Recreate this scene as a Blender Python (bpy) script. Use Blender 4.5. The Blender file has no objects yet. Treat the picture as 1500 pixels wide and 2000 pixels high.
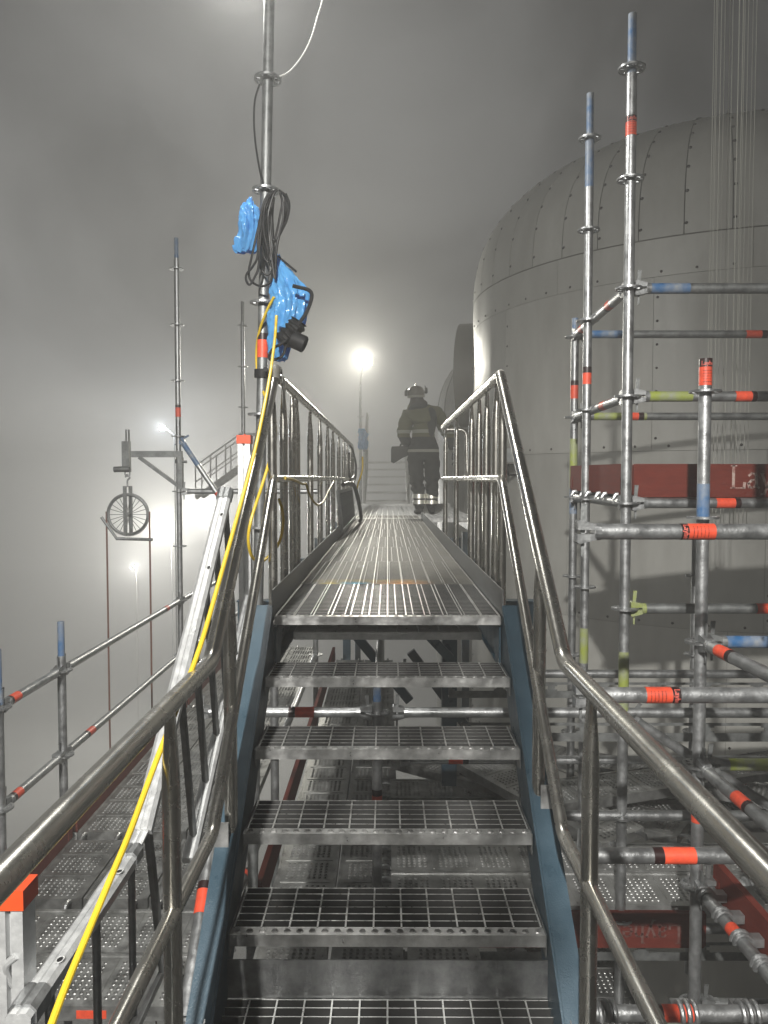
import bpy, bmesh, math, random
from mathutils import Vector, Matrix, Euler, noise
random.seed(7)
R_ = math.radians
scene = bpy.context.scene
COL = scene.collection
# ------------------------------------------------------------------ camera
F_PX, PITCH, YAW = 1502.0, R_(2.48), R_(0.267)
cam_d = bpy.data.cameras.new('camera'); cam = bpy.data.objects.new('camera', cam_d); COL.objects.link(cam)
cam_d.sensor_fit = 'VERTICAL'; cam_d.sensor_height = 24.0; cam_d.lens = 24.0 * F_PX / 2000.0
cam_d.clip_start = 0.05; cam_d.clip_end = 2000
cam.location = (0, 0, 0); cam.rotation_euler = (R_(90) - PITCH, 0, YAW)
scene.camera = cam
CAM_R = cam.rotation_euler.to_matrix()
def P(px, py, d):
    """point of the place that lies d metres ahead of the camera and is seen at pixel px, py of the photograph"""
    v = CAM_R @ Vector(((px - 750) / F_PX, (1000 - py) / F_PX, -1.0))
    return v * (d / v.y)
# ------------------------------------------------------------------ world, sun, exposure
SUN_EL, SUN_AZ = R_(17), R_(7)          # floodlit night: the key comes from behind, a little to the right
world = bpy.data.worlds.new('World'); scene.world = world; world.use_nodes = True
nt = world.node_tree; nt.nodes.clear()
wo = nt.nodes.new('ShaderNodeOutputWorld'); bg = nt.nodes.new('ShaderNodeBackground')
tc = nt.nodes.new('ShaderNodeTexCoord'); L = nt.links.new
nz = nt.nodes.new('ShaderNodeTexNoise'); nz.inputs['Scale'].default_value = 3.2; nz.inputs['Detail'].default_value = 4.0; nz.inputs['Distortion'].default_value = 0.7
dt = nt.nodes.new('ShaderNodeVectorMath'); dt.operation = 'DOT_PRODUCT'; dt.inputs[1].default_value = Vector((-0.42, 0.86, -0.22)).normalized()
nm = nt.nodes.new('ShaderNodeMapRange'); nm.inputs[1].default_value = -0.35; nm.inputs[2].default_value = 1.0; nm.inputs[3].default_value = 0.0; nm.inputs[4].default_value = 1.0
pw_ = nt.nodes.new('ShaderNodeMath'); pw_.operation = 'POWER'; pw_.inputs[1].default_value = 3.4
ma = nt.nodes.new('ShaderNodeMath'); ma.operation = 'MULTIPLY_ADD'; ma.inputs[1].default_value = 0.165; ma.inputs[2].default_value = 0.018
mp_ = nt.nodes.new('ShaderNodeMapRange'); mp_.inputs[1].default_value = 0.3; mp_.inputs[2].default_value = 0.72; mp_.inputs[3].default_value = 0.58; mp_.inputs[4].default_value = 1.75
mu_ = nt.nodes.new('ShaderNodeMath'); mu_.operation = 'MULTIPLY'
L(tc.outputs['Generated'], dt.inputs[0]); L(tc.outputs['Generated'], nz.inputs['Vector'])
L(dt.outputs['Value'], nm.inputs[0]); L(nm.outputs[0], pw_.inputs[0]); L(pw_.outputs[0], ma.inputs[0])
L(nz.outputs['Fac'], mp_.inputs[0]); L(ma.outputs[0], mu_.inputs[0]); L(mp_.outputs[0], mu_.inputs[1])    # drifting patches of mist
bg.inputs[0].default_value = (1.0, 0.995, 0.965, 1); L(mu_.outputs[0], bg.inputs[1]); L(bg.outputs[0], wo.inputs[0])
sun_d = bpy.data.lights.new('key_sun', 'SUN'); sun = bpy.data.objects.new('key_sun', sun_d); COL.objects.link(sun)
sun_d.energy = 0.06; sun_d.angle = R_(1.2); sun_d.color = (1.0, 0.965, 0.88)
sd = Vector((math.sin(SUN_AZ) * math.cos(SUN_EL), -math.cos(SUN_AZ) * math.cos(SUN_EL), math.sin(SUN_EL)))
sun.rotation_euler = sd.to_track_quat('Z', 'Y').to_euler()
vs = scene.view_settings
vs.view_transform = 'Standard'; vs.look = 'None'; vs.gamma = 1.0; vs.use_curve_mapping = False; vs.exposure = 0.0
cy = scene.cycles
cy.use_denoising = True; cy.max_bounces = 6; cy.diffuse_bounces = 2; cy.glossy_bounces = 3; cy.transmission_bounces = 3
cy.volume_bounces = 2; cy.transparent_max_bounces = 8; cy.sample_clamp_indirect = 3.0; cy.caustics_reflective = False; cy.caustics_refractive = False
HAZE_DENSITY = 0.019

# ------------------------------------------------------------------ helpers
MATS = {}
def mat(name, col, metal=0.0, rough=0.5, nscale=8.0, namt=0.0, col2=None, bump=0.0, bscale=60.0, ramt=0.0, stretch=None, spec=0.5):
    m = bpy.data.materials.new(name); m.use_nodes = True; n = m.node_tree; b = n.nodes['Principled BSDF']
    b.inputs['Base Color'].default_value = (*col, 1); b.inputs['Metallic'].default_value = metal; b.inputs['Roughness'].default_value = rough
    b.inputs['Specular IOR Level'].default_value = spec
    if namt or ramt or bump:
        t = n.nodes.new('ShaderNodeTexCoord'); mp = n.nodes.new('ShaderNodeMapping')
        if stretch: mp.inputs['Scale'].default_value = stretch
        n.links.new(t.outputs['Object'], mp.inputs[0])
        no = n.nodes.new('ShaderNodeTexNoise'); no.inputs['Scale'].default_value = nscale; no.inputs['Detail'].default_value = 5.0; no.inputs['Roughness'].default_value = 0.65
        n.links.new(mp.outputs[0], no.inputs['Vector'])
        if namt:
            r = n.nodes.new('ShaderNodeValToRGB'); r.color_ramp.elements[0].position = 0.32; r.color_ramp.elements[1].position = 0.68
            c2 = col2 or tuple(c * 0.45 for c in col)
            r.color_ramp.elements[0].color = (*[a * (1 - namt) + q * namt for a, q in zip(col, c2)], 1); r.color_ramp.elements[1].color = (*col, 1)
            n.links.new(no.outputs['Fac'], r.inputs[0]); n.links.new(r.outputs[0], b.inputs['Base Color'])
        if ramt:
            q = n.nodes.new('ShaderNodeMapRange'); q.inputs[1].default_value = 0.3; q.inputs[2].default_value = 0.7
            q.inputs[3].default_value = max(0.05, rough - ramt); q.inputs[4].default_value = min(1, rough + ramt)
            n.links.new(no.outputs['Fac'], q.inputs[0]); n.links.new(q.outputs[0], b.inputs['Roughness'])
        if bump:
            n2 = n.nodes.new('ShaderNodeTexNoise'); n2.inputs['Scale'].default_value = bscale; n2.inputs['Detail'].default_value = 3.0
            n.links.new(mp.outputs[0], n2.inputs['Vector'])
            bp = n.nodes.new('ShaderNodeBump'); bp.inputs['Strength'].default_value = bump; bp.inputs['Distance'].default_value = 0.004
            n.links.new(n2.outputs['Fac'], bp.inputs['Height']); n.links.new(bp.outputs[0], b.inputs['Normal'])
    MATS[name] = m
    return m
mat('galv', (0.46, 0.47, 0.475), 0.8, 0.42, 22, 0.75, (0.2, 0.205, 0.21), 0.25, 140, 0.14)
mat('galv_dull', (0.30, 0.31, 0.31), 0.7, 0.5, 18, 0.8, (0.12, 0.125, 0.125), 0.2, 120, 0.12)
mat('stainless', (0.64, 0.625, 0.58), 1.0, 0.26, 11, 0.3, (0.5, 0.48, 0.43), 0.04, 240, 0.06)
mat('deck', (0.43, 0.435, 0.43), 0.75, 0.4, 9, 0.85, (0.12, 0.12, 0.115), 0.3, 90, 0.16)
mat('deck_alu', (0.62, 0.625, 0.62), 0.8, 0.4, 9, 0.7, (0.24, 0.24, 0.23), 0.2, 90, 0.14)
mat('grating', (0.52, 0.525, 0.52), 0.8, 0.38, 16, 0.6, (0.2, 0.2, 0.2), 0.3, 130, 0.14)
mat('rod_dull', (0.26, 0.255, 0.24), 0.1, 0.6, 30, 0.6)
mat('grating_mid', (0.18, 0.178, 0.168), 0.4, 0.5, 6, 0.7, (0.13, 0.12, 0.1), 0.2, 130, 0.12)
mat('bar_side', (0.045, 0.045, 0.044), 0.2, 0.6, 16, 0.5, (0.05, 0.05, 0.05), 0.2, 130, 0.12)  # shade between the grating bars put into this dark flank colour
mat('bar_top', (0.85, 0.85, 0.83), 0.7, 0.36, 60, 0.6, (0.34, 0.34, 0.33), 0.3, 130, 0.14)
mat('nosing', (0.66, 0.66, 0.65), 0.8, 0.38, 14, 0.75, (0.2, 0.2, 0.2), 0.25, 90, 0.16)
mat('alu', (0.78, 0.79, 0.79), 0.55, 0.42, 30, 0.5, (0.5, 0.51, 0.52), 0.2, 150, 0.14)
mat('blue_paint', (0.045, 0.082, 0.112), 0.0, 0.36, 6, 0.6, (0.02, 0.04, 0.056), 0.25, 260, 0.12)
mat('blue_mark', (0.03, 0.115, 0.27), 0.0, 0.45, 11, 1.0, (0.27, 0.285, 0.3), 0.2, 80)
mat('lime_mark', (0.27, 0.32, 0.045), 0.0, 0.5, 12, 1.0, (0.27, 0.28, 0.24), 0.2, 80)
mat('tape', (0.92, 0.10, 0.04), 0.0, 0.45, 34, 0.55, (0.42, 0.06, 0.035), 0.15, 200)
mat('tape_black', (0.02, 0.006, 0.006), 0.0, 0.4)
mat('tape_print', (0.62, 0.12, 0.09), 0.0, 0.5)
mat('cap_orange', (0.75, 0.085, 0.02), 0.0, 0.38, 12, 0.35, (0.5, 0.05, 0.015), 0.15, 60)
mat('red_wood', (0.145, 0.026, 0.017), 0.0, 0.8, 10, 0.75, (0.09, 0.014, 0.009), 0.3, 60, 0.05, (1, 1, 5), spec=0.2)
mat('letter', (0.46, 0.38, 0.34), 0.0, 0.6, 40, 0.9, (0.2, 0.045, 0.03))
mat('letter_dim', (0.17, 0.11, 0.1), 0.0, 0.6, 40, 0.9, (0.1, 0.02, 0.015))  # darker copy of the lettering, with the shade below the stair painted in
mat('tank', (0.52, 0.517, 0.485), 0.0, 0.4, 3.2, 0.65, (0.37, 0.362, 0.335), 0.5, 2.2, 0.12, (1, 1, 0.3))
mat('tank_dark', (0.22, 0.21, 0.19), 0.0, 0.5, 2.0, 0.4, (0.15, 0.145, 0.13))
def tone(m, lo, hi):      # each sheet of cladding has its own slight tone
    n = m.node_tree; b = n.nodes['Principled BSDF']; src = b.inputs['Base Color'].links[0].from_socket
    oi = n.nodes.new('ShaderNodeObjectInfo'); mr2 = n.nodes.new('ShaderNodeMapRange'); mr2.inputs[3].default_value = lo; mr2.inputs[4].default_value = hi
    vm = n.nodes.new('ShaderNodeVectorMath'); vm.operation = 'SCALE'; n.links.new(oi.outputs['Random'], mr2.inputs[0]); n.links.new(src, vm.inputs[0]); n.links.new(mr2.outputs[0], vm.inputs['Scale']); n.links.new(vm.outputs[0], b.inputs['Base Color'])
tone(MATS['tank'], 0.9, 1.06); tone(MATS['galv'], 0.8, 1.1); tone(MATS['deck'], 0.75, 1.15); tone(MATS['tape'], 0.72, 1.0)
mat('rivet', (0.07, 0.065, 0.06), 0.4, 0.5)
mat('seam', (0.2, 0.19, 0.17), 0.2, 0.5)
mat('yellow', (0.72, 0.50, 0.03), 0.0, 0.42, 40, 0.3, (0.5, 0.33, 0.02), 0.15, 200)
mat('black', (0.012, 0.012, 0.013), 0.0, 0.6, spec=0.25)
mat('black_cable', (0.014, 0.014, 0.015), 0.0, 0.42, spec=0.3)
mat('rope', (0.20, 0.075, 0.045), 0.0, 0.8, 120, 0.6, (0.1, 0.05, 0.04))
mat('white_cable', (0.6, 0.6, 0.58), 0.0, 0.5)
mat('wire', (0.5, 0.5, 0.45), 0.2, 0.5)
mat('gaffer', (0.12, 0.115, 0.1), 0.0, 0.55, 30, 0.5, None, 0.6, 40)
mat('concrete', (0.42, 0.42, 0.41), 0.0, 0.7, 0.15, 0.5, (0.22, 0.22, 0.21), 0.2, 3)
mat('pale_steel', (0.72, 0.72, 0.70), 0.2, 0.5)  # fog veil put into the colour, so far stairs melt away
mat('boot', (0.02, 0.02, 0.02), 0.0, 0.5)
mat('dark_cloth', (0.022, 0.023, 0.026), 0.0, 0.8, 20, 0.4)
mat('helmet', (0.13, 0.12, 0.10), 0.0, 0.35)
mat('helmet_trim', (0.3, 0.29, 0.26), 0.0, 0.5)
mat('muff', (0.04, 0.04, 0.04), 0.0, 0.5)
mat('skin', (0.42, 0.26, 0.19), 0.0, 0.5)
mat('retro', (1.0, 0.98, 0.9), 0.9, 0.42)
mat('reflect_grey', (0.38, 0.38, 0.34), 0.3, 0.5)
# blue bag: thin film, lets some light through
mb_ = mat('bag', (0.15, 0.47, 0.84), 0.0, 0.2, 14, 0.5, (0.07, 0.29, 0.62), 0.8, 40, 0.08)
mb_.node_tree.nodes['Principled BSDF'].inputs['Subsurface Weight'].default_value = 0.0
_tr = mb_.node_tree.nodes.new('ShaderNodeBsdfTranslucent'); _tr.inputs[0].default_value = (0.08, 0.36, 0.85, 1)
_mx = mb_.node_tree.nodes.new('ShaderNodeMixShader'); _mx.inputs[0].default_value = 0.35
mb_.node_tree.links.new(mb_.node_tree.nodes['Principled BSDF'].outputs[0], _mx.inputs[1]); mb_.node_tree.links.new(_tr.outputs[0], _mx.inputs[2])
mb_.node_tree.links.new(_mx.outputs[0], mb_.node_tree.nodes['Material Output'].inputs[0])
def emit(name, col, s):
    m = bpy.data.materials.new(name); m.use_nodes = True; b = m.node_tree.nodes['Principled BSDF']
    b.inputs['Emission Color'].default_value = (*col, 1); b.inputs['Emission Strength'].default_value = s; b.inputs['Base Color'].default_value = (0.8, 0.8, 0.8, 1)
    MATS[name] = m
emit('lamp_glow', (1.0, 0.97, 0.86), 14.0); emit('lamp_far', (0.9, 0.95, 1.0), 5.0)
# walkway grating with spilt paint stains
def stained():
    m = mat('grating_worn', (0.175, 0.168, 0.15), 0.25, 0.5, 6, 0.6, (0.08, 0.08, 0.075), 0.3, 110, 0.14)
    n = m.node_tree; b = n.nodes['Principled BSDF']; src = b.inputs['Base Color'].links[0].from_socket
    t = n.nodes.new('ShaderNodeTexCoord')
    for (cx, cyy, rx, ry, c, amt) in ((0.06, 2.87, 0.18, 0.16, (0.5, 0.2, 0.04), 0.6), (-0.16, 2.86, 0.10, 0.10, (0.04, 0.26, 0.38), 0.6), (-0.1, 2.95, 0.4, 0.08, (0.36, 0.28, 0.08), 0.3), (-0.28, 2.85, 0.07, 0.08, (0.42, 0.33, 0.05), 0.5)):
        mp = n.nodes.new('ShaderNodeMapping'); mp.vector_type = 'POINT'
        mp.inputs['Location'].default_value = (-cx / rx, -(cyy - 2.84) / ry, 0); mp.inputs['Scale'].default_value = (1 / rx, 1 / ry, 0)
        g = n.nodes.new('ShaderNodeTexGradient'); g.gradient_type = 'SPHERICAL'; n.links.new(t.outputs['Object'], mp.inputs[0]); n.links.new(mp.outputs[0], g.inputs[0])
        nn = n.nodes.new('ShaderNodeTexNoise'); nn.inputs['Scale'].default_value = 30; n.links.new(t.outputs['Object'], nn.inputs['Vector'])
        mu = n.nodes.new('ShaderNodeMath'); mu.operation = 'MULTIPLY'; n.links.new(g.outputs['Fac'], mu.inputs[0]); n.links.new(nn.outputs['Fac'], mu.inputs[1])
        m2 = n.nodes.new('ShaderNodeMath'); m2.operation = 'MULTIPLY'; m2.use_clamp = True; m2.inputs[1].default_value = 3.0 * amt; n.links.new(mu.outputs[0], m2.inputs[0])
        mx = n.nodes.new('ShaderNodeMix'); mx.data_type = 'RGBA'; n.links.new(m2.outputs[0], mx.inputs[0]); n.links.new(src, mx.inputs[6]); mx.inputs[7].default_value = (*c, 1)
        src = mx.outputs[2]
    n.links.new(src, b.inputs['Base Color'])
stained()

class MB:
    def __init__(s): s.v = []; s.f = []
    def add(s, vs_, fs):
        o = len(s.v); s.v += [tuple(v) for v in vs_]; s.f += [tuple(i + o for i in f) for f in fs]; return s
    def box(s, c, size, rot=None):
        hx, hy, hz = (q / 2 for q in size)
        vs_ = [Vector((a * hx, b * hy, d * hz)) for a in (-1, 1) for b in (-1, 1) for d in (-1, 1)]
        if rot is not None: vs_ = [rot @ v for v in vs_]
        c = Vector(c)
        return s.add([v + c for v in vs_], [(0, 1, 3, 2), (4, 6, 7, 5), (0, 4, 5, 1), (2, 3, 7, 6), (0, 2, 6, 4), (1, 5, 7, 3)])
    def b2(s, x0, x1, y0, y1, z0, z1): return s.box(((x0 + x1) / 2, (y0 + y1) / 2, (z0 + z1) / 2), (x1 - x0, y1 - y0, z1 - z0))
    def path(s, pts, r, seg=10, caps=True, closed=False):
        pts = [Vector(p) for p in pts]; n = len(pts)
        rs = r if isinstance(r, (list, tuple)) else [r] * n
        tang = []
        for i in range(n):
            a = pts[(i - 1) % n] if (i or closed) else pts[0]; b = pts[(i + 1) % n] if (i < n - 1 or closed) else pts[-1]
            t = (b - a); tang.append(t.normalized() if t.length > 1e-9 else Vector((0, 0, 1)))
        ref = Vector((0, 0, 1)) if abs(tang[0].z) < 0.9 else Vector((1, 0, 0))
        nrm = (ref - tang[0] * ref.dot(tang[0])).normalized(); vs_ = []
        for i in range(n):
            nrm = (nrm - tang[i] * nrm.dot(tang[i]))
            nrm = nrm.normalized() if nrm.length > 1e-6 else tang[i].orthogonal().normalized()
            bn = tang[i].cross(nrm)
            k = 1.0
            if 0 < i < n - 1:
                c = (pts[i] - pts[i - 1]).normalized().dot((pts[i + 1] - pts[i]).normalized()); k = 1.0 / max(0.6, math.sqrt((1 + max(-0.9, c)) / 2))
            for j in range(seg):
                a = 2 * math.pi * j / seg; vs_.append(pts[i] + (nrm * math.cos(a) + bn * math.sin(a)) * rs[i] * (k if k < 1.2 else 1.0))
        fs = []
        for i in range(n - 1 + (1 if closed else 0)):
            i2 = (i + 1) % n
            for j in range(seg):
                j2 = (j + 1) % seg; fs.append((i * seg + j, i * seg + j2, i2 * seg + j2, i2 * seg + j))
        if caps and not closed: fs += [tuple(range(seg))[::-1], tuple((n - 1) * seg + j for j in range(seg))]
        return s.add(vs_, fs)
    def tube(s, a, b, r, seg=14): return s.path([a, b], r, seg)
    def hollow(s, a, b, r, ri, seg=18):
        a, b = Vector(a), Vector(b); t = (b - a).normalized(); n = t.orthogonal().normalized(); m = t.cross(n); vs_ = []
        for p, q in ((a, r), (b, r), (b, ri), (a, ri)):
            for j in range(seg): th = 2 * math.pi * j / seg; vs_.append(p + (n * math.cos(th) + m * math.sin(th)) * q)
        fs = [(i * seg + j, i * seg + (j + 1) % seg, ((i + 1) % 4) * seg + (j + 1) % seg, ((i + 1) % 4) * seg + j) for i in range(4) for j in range(seg)]
        return s.add(vs_, fs)
    def lathe(s, prof, seg=20, axis='z'):
        vs_ = []
        for r, z in prof:
            for j in range(seg):
                a = 2 * math.pi * j / seg; vs_.append((r * math.cos(a), r * math.sin(a), z))
        if axis == 'x': vs_ = [(z, x, y) for x, y, z in vs_]
        fs = [(i * seg + j, i * seg + (j + 1) % seg, (i + 1) * seg + (j + 1) % seg, (i + 1) * seg + j) for i in range(len(prof) - 1) for j in range(seg)]
        fs += [tuple(range(seg))[::-1], tuple((len(prof) - 1) * seg + j for j in range(seg))]
        return s.add(vs_, fs)
    def prism(s, poly, t0, t1, fn):
        """poly 2-D outline extruded from t0 to t1, fn(u, v, t) gives the point"""
        n = len(poly); vs_ = [fn(u, v, t0) for u, v in poly] + [fn(u, v, t1) for u, v in poly]
        return s.add(vs_, [tuple(range(n))[::-1], tuple(range(n, 2 * n))] + [(i, (i + 1) % n, n + (i + 1) % n, n + i) for i in range(n)])
    def cells(s, us, vs2, mask, th, fn, wrap=False):
        nu, nv = len(us) - 1, len(vs2) - (0 if wrap else 1); idx = {}
        vs_ = []; fs = []
        def g(i, j, k):
            if wrap: j %= len(vs2)
            if (i, j, k) not in idx: idx[i, j, k] = len(vs_); vs_.append(fn(us[i], vs2[j], th * k))
            return idx[i, j, k]
        on = lambda i, j: 0 <= i < nu and (wrap or 0 <= j < nv) and mask(i, j % nv if wrap else j)
        for i in range(nu):
            for j in range(nv):
                if not on(i, j): continue
                fs += [(g(i, j, 1), g(i + 1, j, 1), g(i + 1, j + 1, 1), g(i, j + 1, 1)), (g(i, j, 0), g(i, j + 1, 0), g(i + 1, j + 1, 0), g(i + 1, j, 0))]
                if not on(i - 1, j): fs.append((g(i, j, 0), g(i, j, 1), g(i, j + 1, 1), g(i, j + 1, 0)))
                if not on(i + 1, j): fs.append((g(i + 1, j, 0), g(i + 1, j + 1, 0), g(i + 1, j + 1, 1), g(i + 1, j, 1)))
                if not on(i, j - 1): fs.append((g(i, j, 0), g(i + 1, j, 0), g(i + 1, j, 1), g(i, j, 1)))
                if not on(i, j + 1): fs.append((g(i, j + 1, 0), g(i, j + 1, 1), g(i + 1, j + 1, 1), g(i + 1, j + 1, 0)))
        return s.add(vs_, fs)
    def mesh(s, name, m, smooth=35, fix=True, top=None):
        me = bpy.data.meshes.new(name); me.from_pydata(s.v, [], s.f); me.materials.append(MATS[m] if isinstance(m, str) else m)
        if fix:
            bm = bmesh.new(); bm.from_mesh(me); bmesh.ops.recalc_face_normals(bm, faces=bm.faces); bm.to_mesh(me); bm.free()
        if smooth: me.shade_smooth(); me.set_sharp_from_angle(angle=R_(smooth))
        if top:      # upward faces brighter: boot wear, and light from above put into colour
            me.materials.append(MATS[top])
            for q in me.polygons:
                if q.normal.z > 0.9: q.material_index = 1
        return me
CACHE = {}
def cached(key, m, fn, smooth=35, fix=True, top=None):
    k = (key, m)
    if k not in CACHE: CACHE[k] = fn(MB()).mesh(str(key[0]), m, smooth, fix, top)
    return CACHE[k]
def link(name, data, parent=None, loc=(0, 0, 0), rot=None, label=None):
    o = bpy.data.objects.new(name, data); COL.objects.link(o); o.location = loc
    if rot is not None: o.rotation_euler = rot
    if parent is not None: o.parent = parent
    if label: o['label'] = label
    return o
def thing(name, label, cat, loc=(0, 0, 0), rot=None, group=None, data=None, kind=None):
    o = link(name, data, None, loc, rot, label); o['category'] = cat
    if group: o['group'] = group
    if kind: o['kind'] = kind
    return o
def part(name, mb, m, parent, loc=(0, 0, 0), rot=None, smooth=35, label=None, kind=None):
    o = link(name, mb.mesh(name, m, smooth) if isinstance(mb, MB) else mb, parent, loc, rot, label)
    if kind: o['kind'] = kind
    return o
def frame_rot(d, up=Vector((0, 0, 1))):
    x = Vector(d).normalized(); y = up.cross(x)
    y = y.normalized() if y.length > 1e-5 else Vector((0, 1, 0)); z = x.cross(y)
    return Matrix((x, y, z)).transposed().to_euler()
def smoothpath(pts, n=8):
    pts = [Vector(p) for p in pts]; out = []
    q = [pts[0] * 2 - pts[1]] + pts + [pts[-1] * 2 - pts[-2]]
    for i in range(1, len(q) - 2):
        for k in range(n):
            t = k / n; a, b, c, d = q[i - 1], q[i], q[i + 1], q[i + 2]
            out.append(0.5 * ((2 * b) + (c - a) * t + (2 * a - 5 * b + 4 * c - d) * t * t + (3 * b - a - 3 * c + d) * t ** 3))
    out.append(pts[-1]); return out
def fillet(pts, r=0.05, n=5):
    pts = [Vector(p) for p in pts]; out = [pts[0]]
    for i in range(1, len(pts) - 1):
        a, b, c = pts[i - 1], pts[i], pts[i + 1]; u = (a - b); w = (c - b); q = min(r, u.length * 0.45, w.length * 0.45)
        p0 = b + u.normalized() * q; p1 = b + w.normalized() * q
        for k in range(n + 1):
            t = k / n; out.append(p0 * (1 - t) ** 2 + b * 2 * t * (1 - t) + p1 * t * t)
    out.append(pts[-1]); return out

# ================================================================== the setting
GZ = -16.0
g = MB(); N = 12
for i in range(N):
    for j in range(N): g.b2(-100 + i * 200 / N, -100 + (i + 1) * 200 / N, -50 + j * 190 / N, -50 + (j + 1) * 190 / N, GZ - 0.3, GZ) if False else None
g.b2(-100, 100, -50, 140, GZ - 0.4, GZ)
o = thing('ground', 'pale concrete yard far below the scaffold in fog', 'ground', data=g.mesh('ground', 'concrete', 0), kind='structure')

# ------------------------------------------------------------------ insulated tank
TR, TX, TY = 3.0, 4.106, 9.855
def tank_pt(r, a, z): return Vector((TX + r * math.cos(a), TY + r * math.sin(a), z))
tank = thing('storage_tank', 'large domed cream tank clad in riveted sheet metal panels behind the scaffold', 'tank', (TX, TY, GZ))
def loc_pt(r, a, z): return Vector((r * math.cos(a), r * math.sin(a), z - GZ))
def dome(q):   # q 0..1
    n = 2.5; z0, h = 2.24, 1.74
    return TR * math.cos(q * math.pi / 2) ** (2 / n), z0 + h * math.sin(q * math.pi / 2) ** (2 / n)
core = MB().lathe([(TR - 0.02, 0.0), (TR - 0.02, 2.24 - GZ)] + [(max(0.01, dome(q / 14)[0] - 0.02), dome(q / 14)[1] - GZ - 0.02) for q in range(1, 15)], 64)
part('shell', core, 'seam', tank)
rows = [(-3.05, -1.405, 0.62, 0.1), (-1.405, 0.262, 0.62, 0.0), (0.262, 1.89, 0.62, 0.33), (1.89, 2.24, 0.62, 0.05)]
A0, A1 = R_(150), R_(320)
def rivet_at(mb, r, a, z, s=0.014):
    p = loc_pt(r, a, z); n = Vector((math.cos(a), math.sin(a), 0)); t = n.orthogonal().normalized(); b = n.cross(t)
    mb.add([p + (t * math.cos(k * math.pi / 3) + b * math.sin(k * math.pi / 3)) * s for k in range(6)] + [p + n * 0.012], [(k, (k + 1) % 6, 6) for k in range(6)])
for ri, (z0, z1, da, off) in enumerate(rows):
    a = A0 - off
    while a < A1:
        mb = MB(); ns = 12
        us = [a + 0.0006 + (da - 0.0012) * k / ns for k in range(ns + 1)]; bow = 0.004
        mb.cells(us, [z0 + 0.002, (z0 + z1) / 2, z1 - 0.002], lambda i, j: True, 0.006, lambda u, v, w: loc_pt(TR - 0.006 + w + bow * (1 - abs(2 * (v - z0) / (z1 - z0) - 1)), u, v))
        pn = part('cladding_panel', mb, 'tank', tank, smooth=50)
        rv = MB()
        for k in range(6): rivet_at(rv, TR + 0.002, a + da * (k + 0.5) / 6, z0 + 0.045)
        if z1 - z0 > 1:
            for k in range(7): rivet_at(rv, TR + 0.002, a + 0.012, z0 + 0.12 + k * (z1 - z0 - 0.2) / 6.5)
        part('rivet', rv, 'rivet', pn, smooth=0, kind='stuff')
        a += da
# plain lower shell
mb = MB(); us = [R_(k * 5) for k in range(72)]
mb.cells([GZ, -3.06], us, lambda i, j: True, 0.006, lambda u, v, w: loc_pt(TR - 0.006 + w, v, u), wrap=True)
part('lower_shell', mb, 'tank', tank, smooth=50)
NG = 46
for k in range(NG):
    a = 2 * math.pi * k / NG
    if not (R_(125) < a or a < R_(-10)) or a > R_(345): pass
    mb = MB(); nq = 18; am = a + math.pi / NG; da = 2 * math.pi / NG
    qs = [0.0012 + 0.949 * (q / nq) ** 1.7 for q in range(nq + 1)]
    def fn(u, v, w, a=a, da=da):
        r, z = dome(u); aa = a + da * (0.012 + 0.976 * v); r2, z2 = dome(min(1, u + 0.01)); nr, nz = (z2 - z), (r - r2); ln = math.hypot(nr, nz) or 1
        return loc_pt(r + nr / ln * (w - 0.006), aa, z + nz / ln * (w - 0.006))
    mb.cells(qs, [0, 0.33, 0.67, 1], lambda i, j: True, 0.006, fn)
    gr = part('dome_panel', mb, 'tank', tank, smooth=50)
    rv = MB()
    for q in range(9):
        p = fn(0.02 + q * 0.085, 0.035, 0.008); c = Vector((0, 0, p.z - 0.8)); n = (p - c).normalized(); t = n.orthogonal().normalized(); b = n.cross(t)
        rv.add([p + (t * math.cos(j * math.pi / 3) + b * math.sin(j * math.pi / 3)) * 0.018 for j in range(6)] + [p + n * 0.012], [(j, (j + 1) % 6, 6) for j in range(6)])
    part('rivet', rv, 'rivet', gr, smooth=0, kind='stuff')
cap = MB().lathe([(0.62, dome(0.95)[1] - GZ - 0.03), (0.6, dome(0.95)[1] - GZ + 0.03), (0.3, dome(1)[1] - GZ + 0.03), (0.02, dome(1)[1] - GZ + 0.05)], 40)
part('crown_cap', cap, 'tank', tank)
# side nozzle drum on the tank
dr = MB().lathe([(0.70, -0.30), (0.74, -0.30), (0.74, -0.02), (0.72, 0.0), (0.70, 0.0), (0.70, 0.55)], 48, 'x')
noz = part('nozzle_drum', dr, 'tank_dark', tank, (1.36 - TX, 11.15 - TY, 1.48 - GZ), (0, 0, R_(-14)))  # shadow on the drum's side is put into its dark colour
rv = MB()
for k in range(24):
    a = 2 * math.pi * k / 24; rv.box((-0.03, 0.745 * math.cos(a), 0.745 * math.sin(a)), (0.03, 0.03, 0.03))
part('bolt', rv, 'rivet', noz, smooth=0)
jb = MB().b2(-0.11, 0.11, -0.1, 0.06, -0.09, 0.09)
p = P(985, 888, 8.35)
bx = thing('junction_box', 'small grey junction box on the tank wall behind the steel railing', 'box', p)
part('case', MB().b2(-0.10, 0.16, -0.14, 0.25, -0.10, 0.08), 'tank_dark', bx)
part('cover', MB().b2(-0.075, 0.135, -0.155, -0.1405, -0.085, 0.065), 'galv_dull', bx)
part('conduit', MB().path(smoothpath([(0.03, -0.05, -0.1), (0.03, -0.05, -0.2), (0.1, 0.1, -0.22), (0.3, 0.3, -0.2)], 5), 0.012, 8), 'black_cable', bx)
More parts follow.
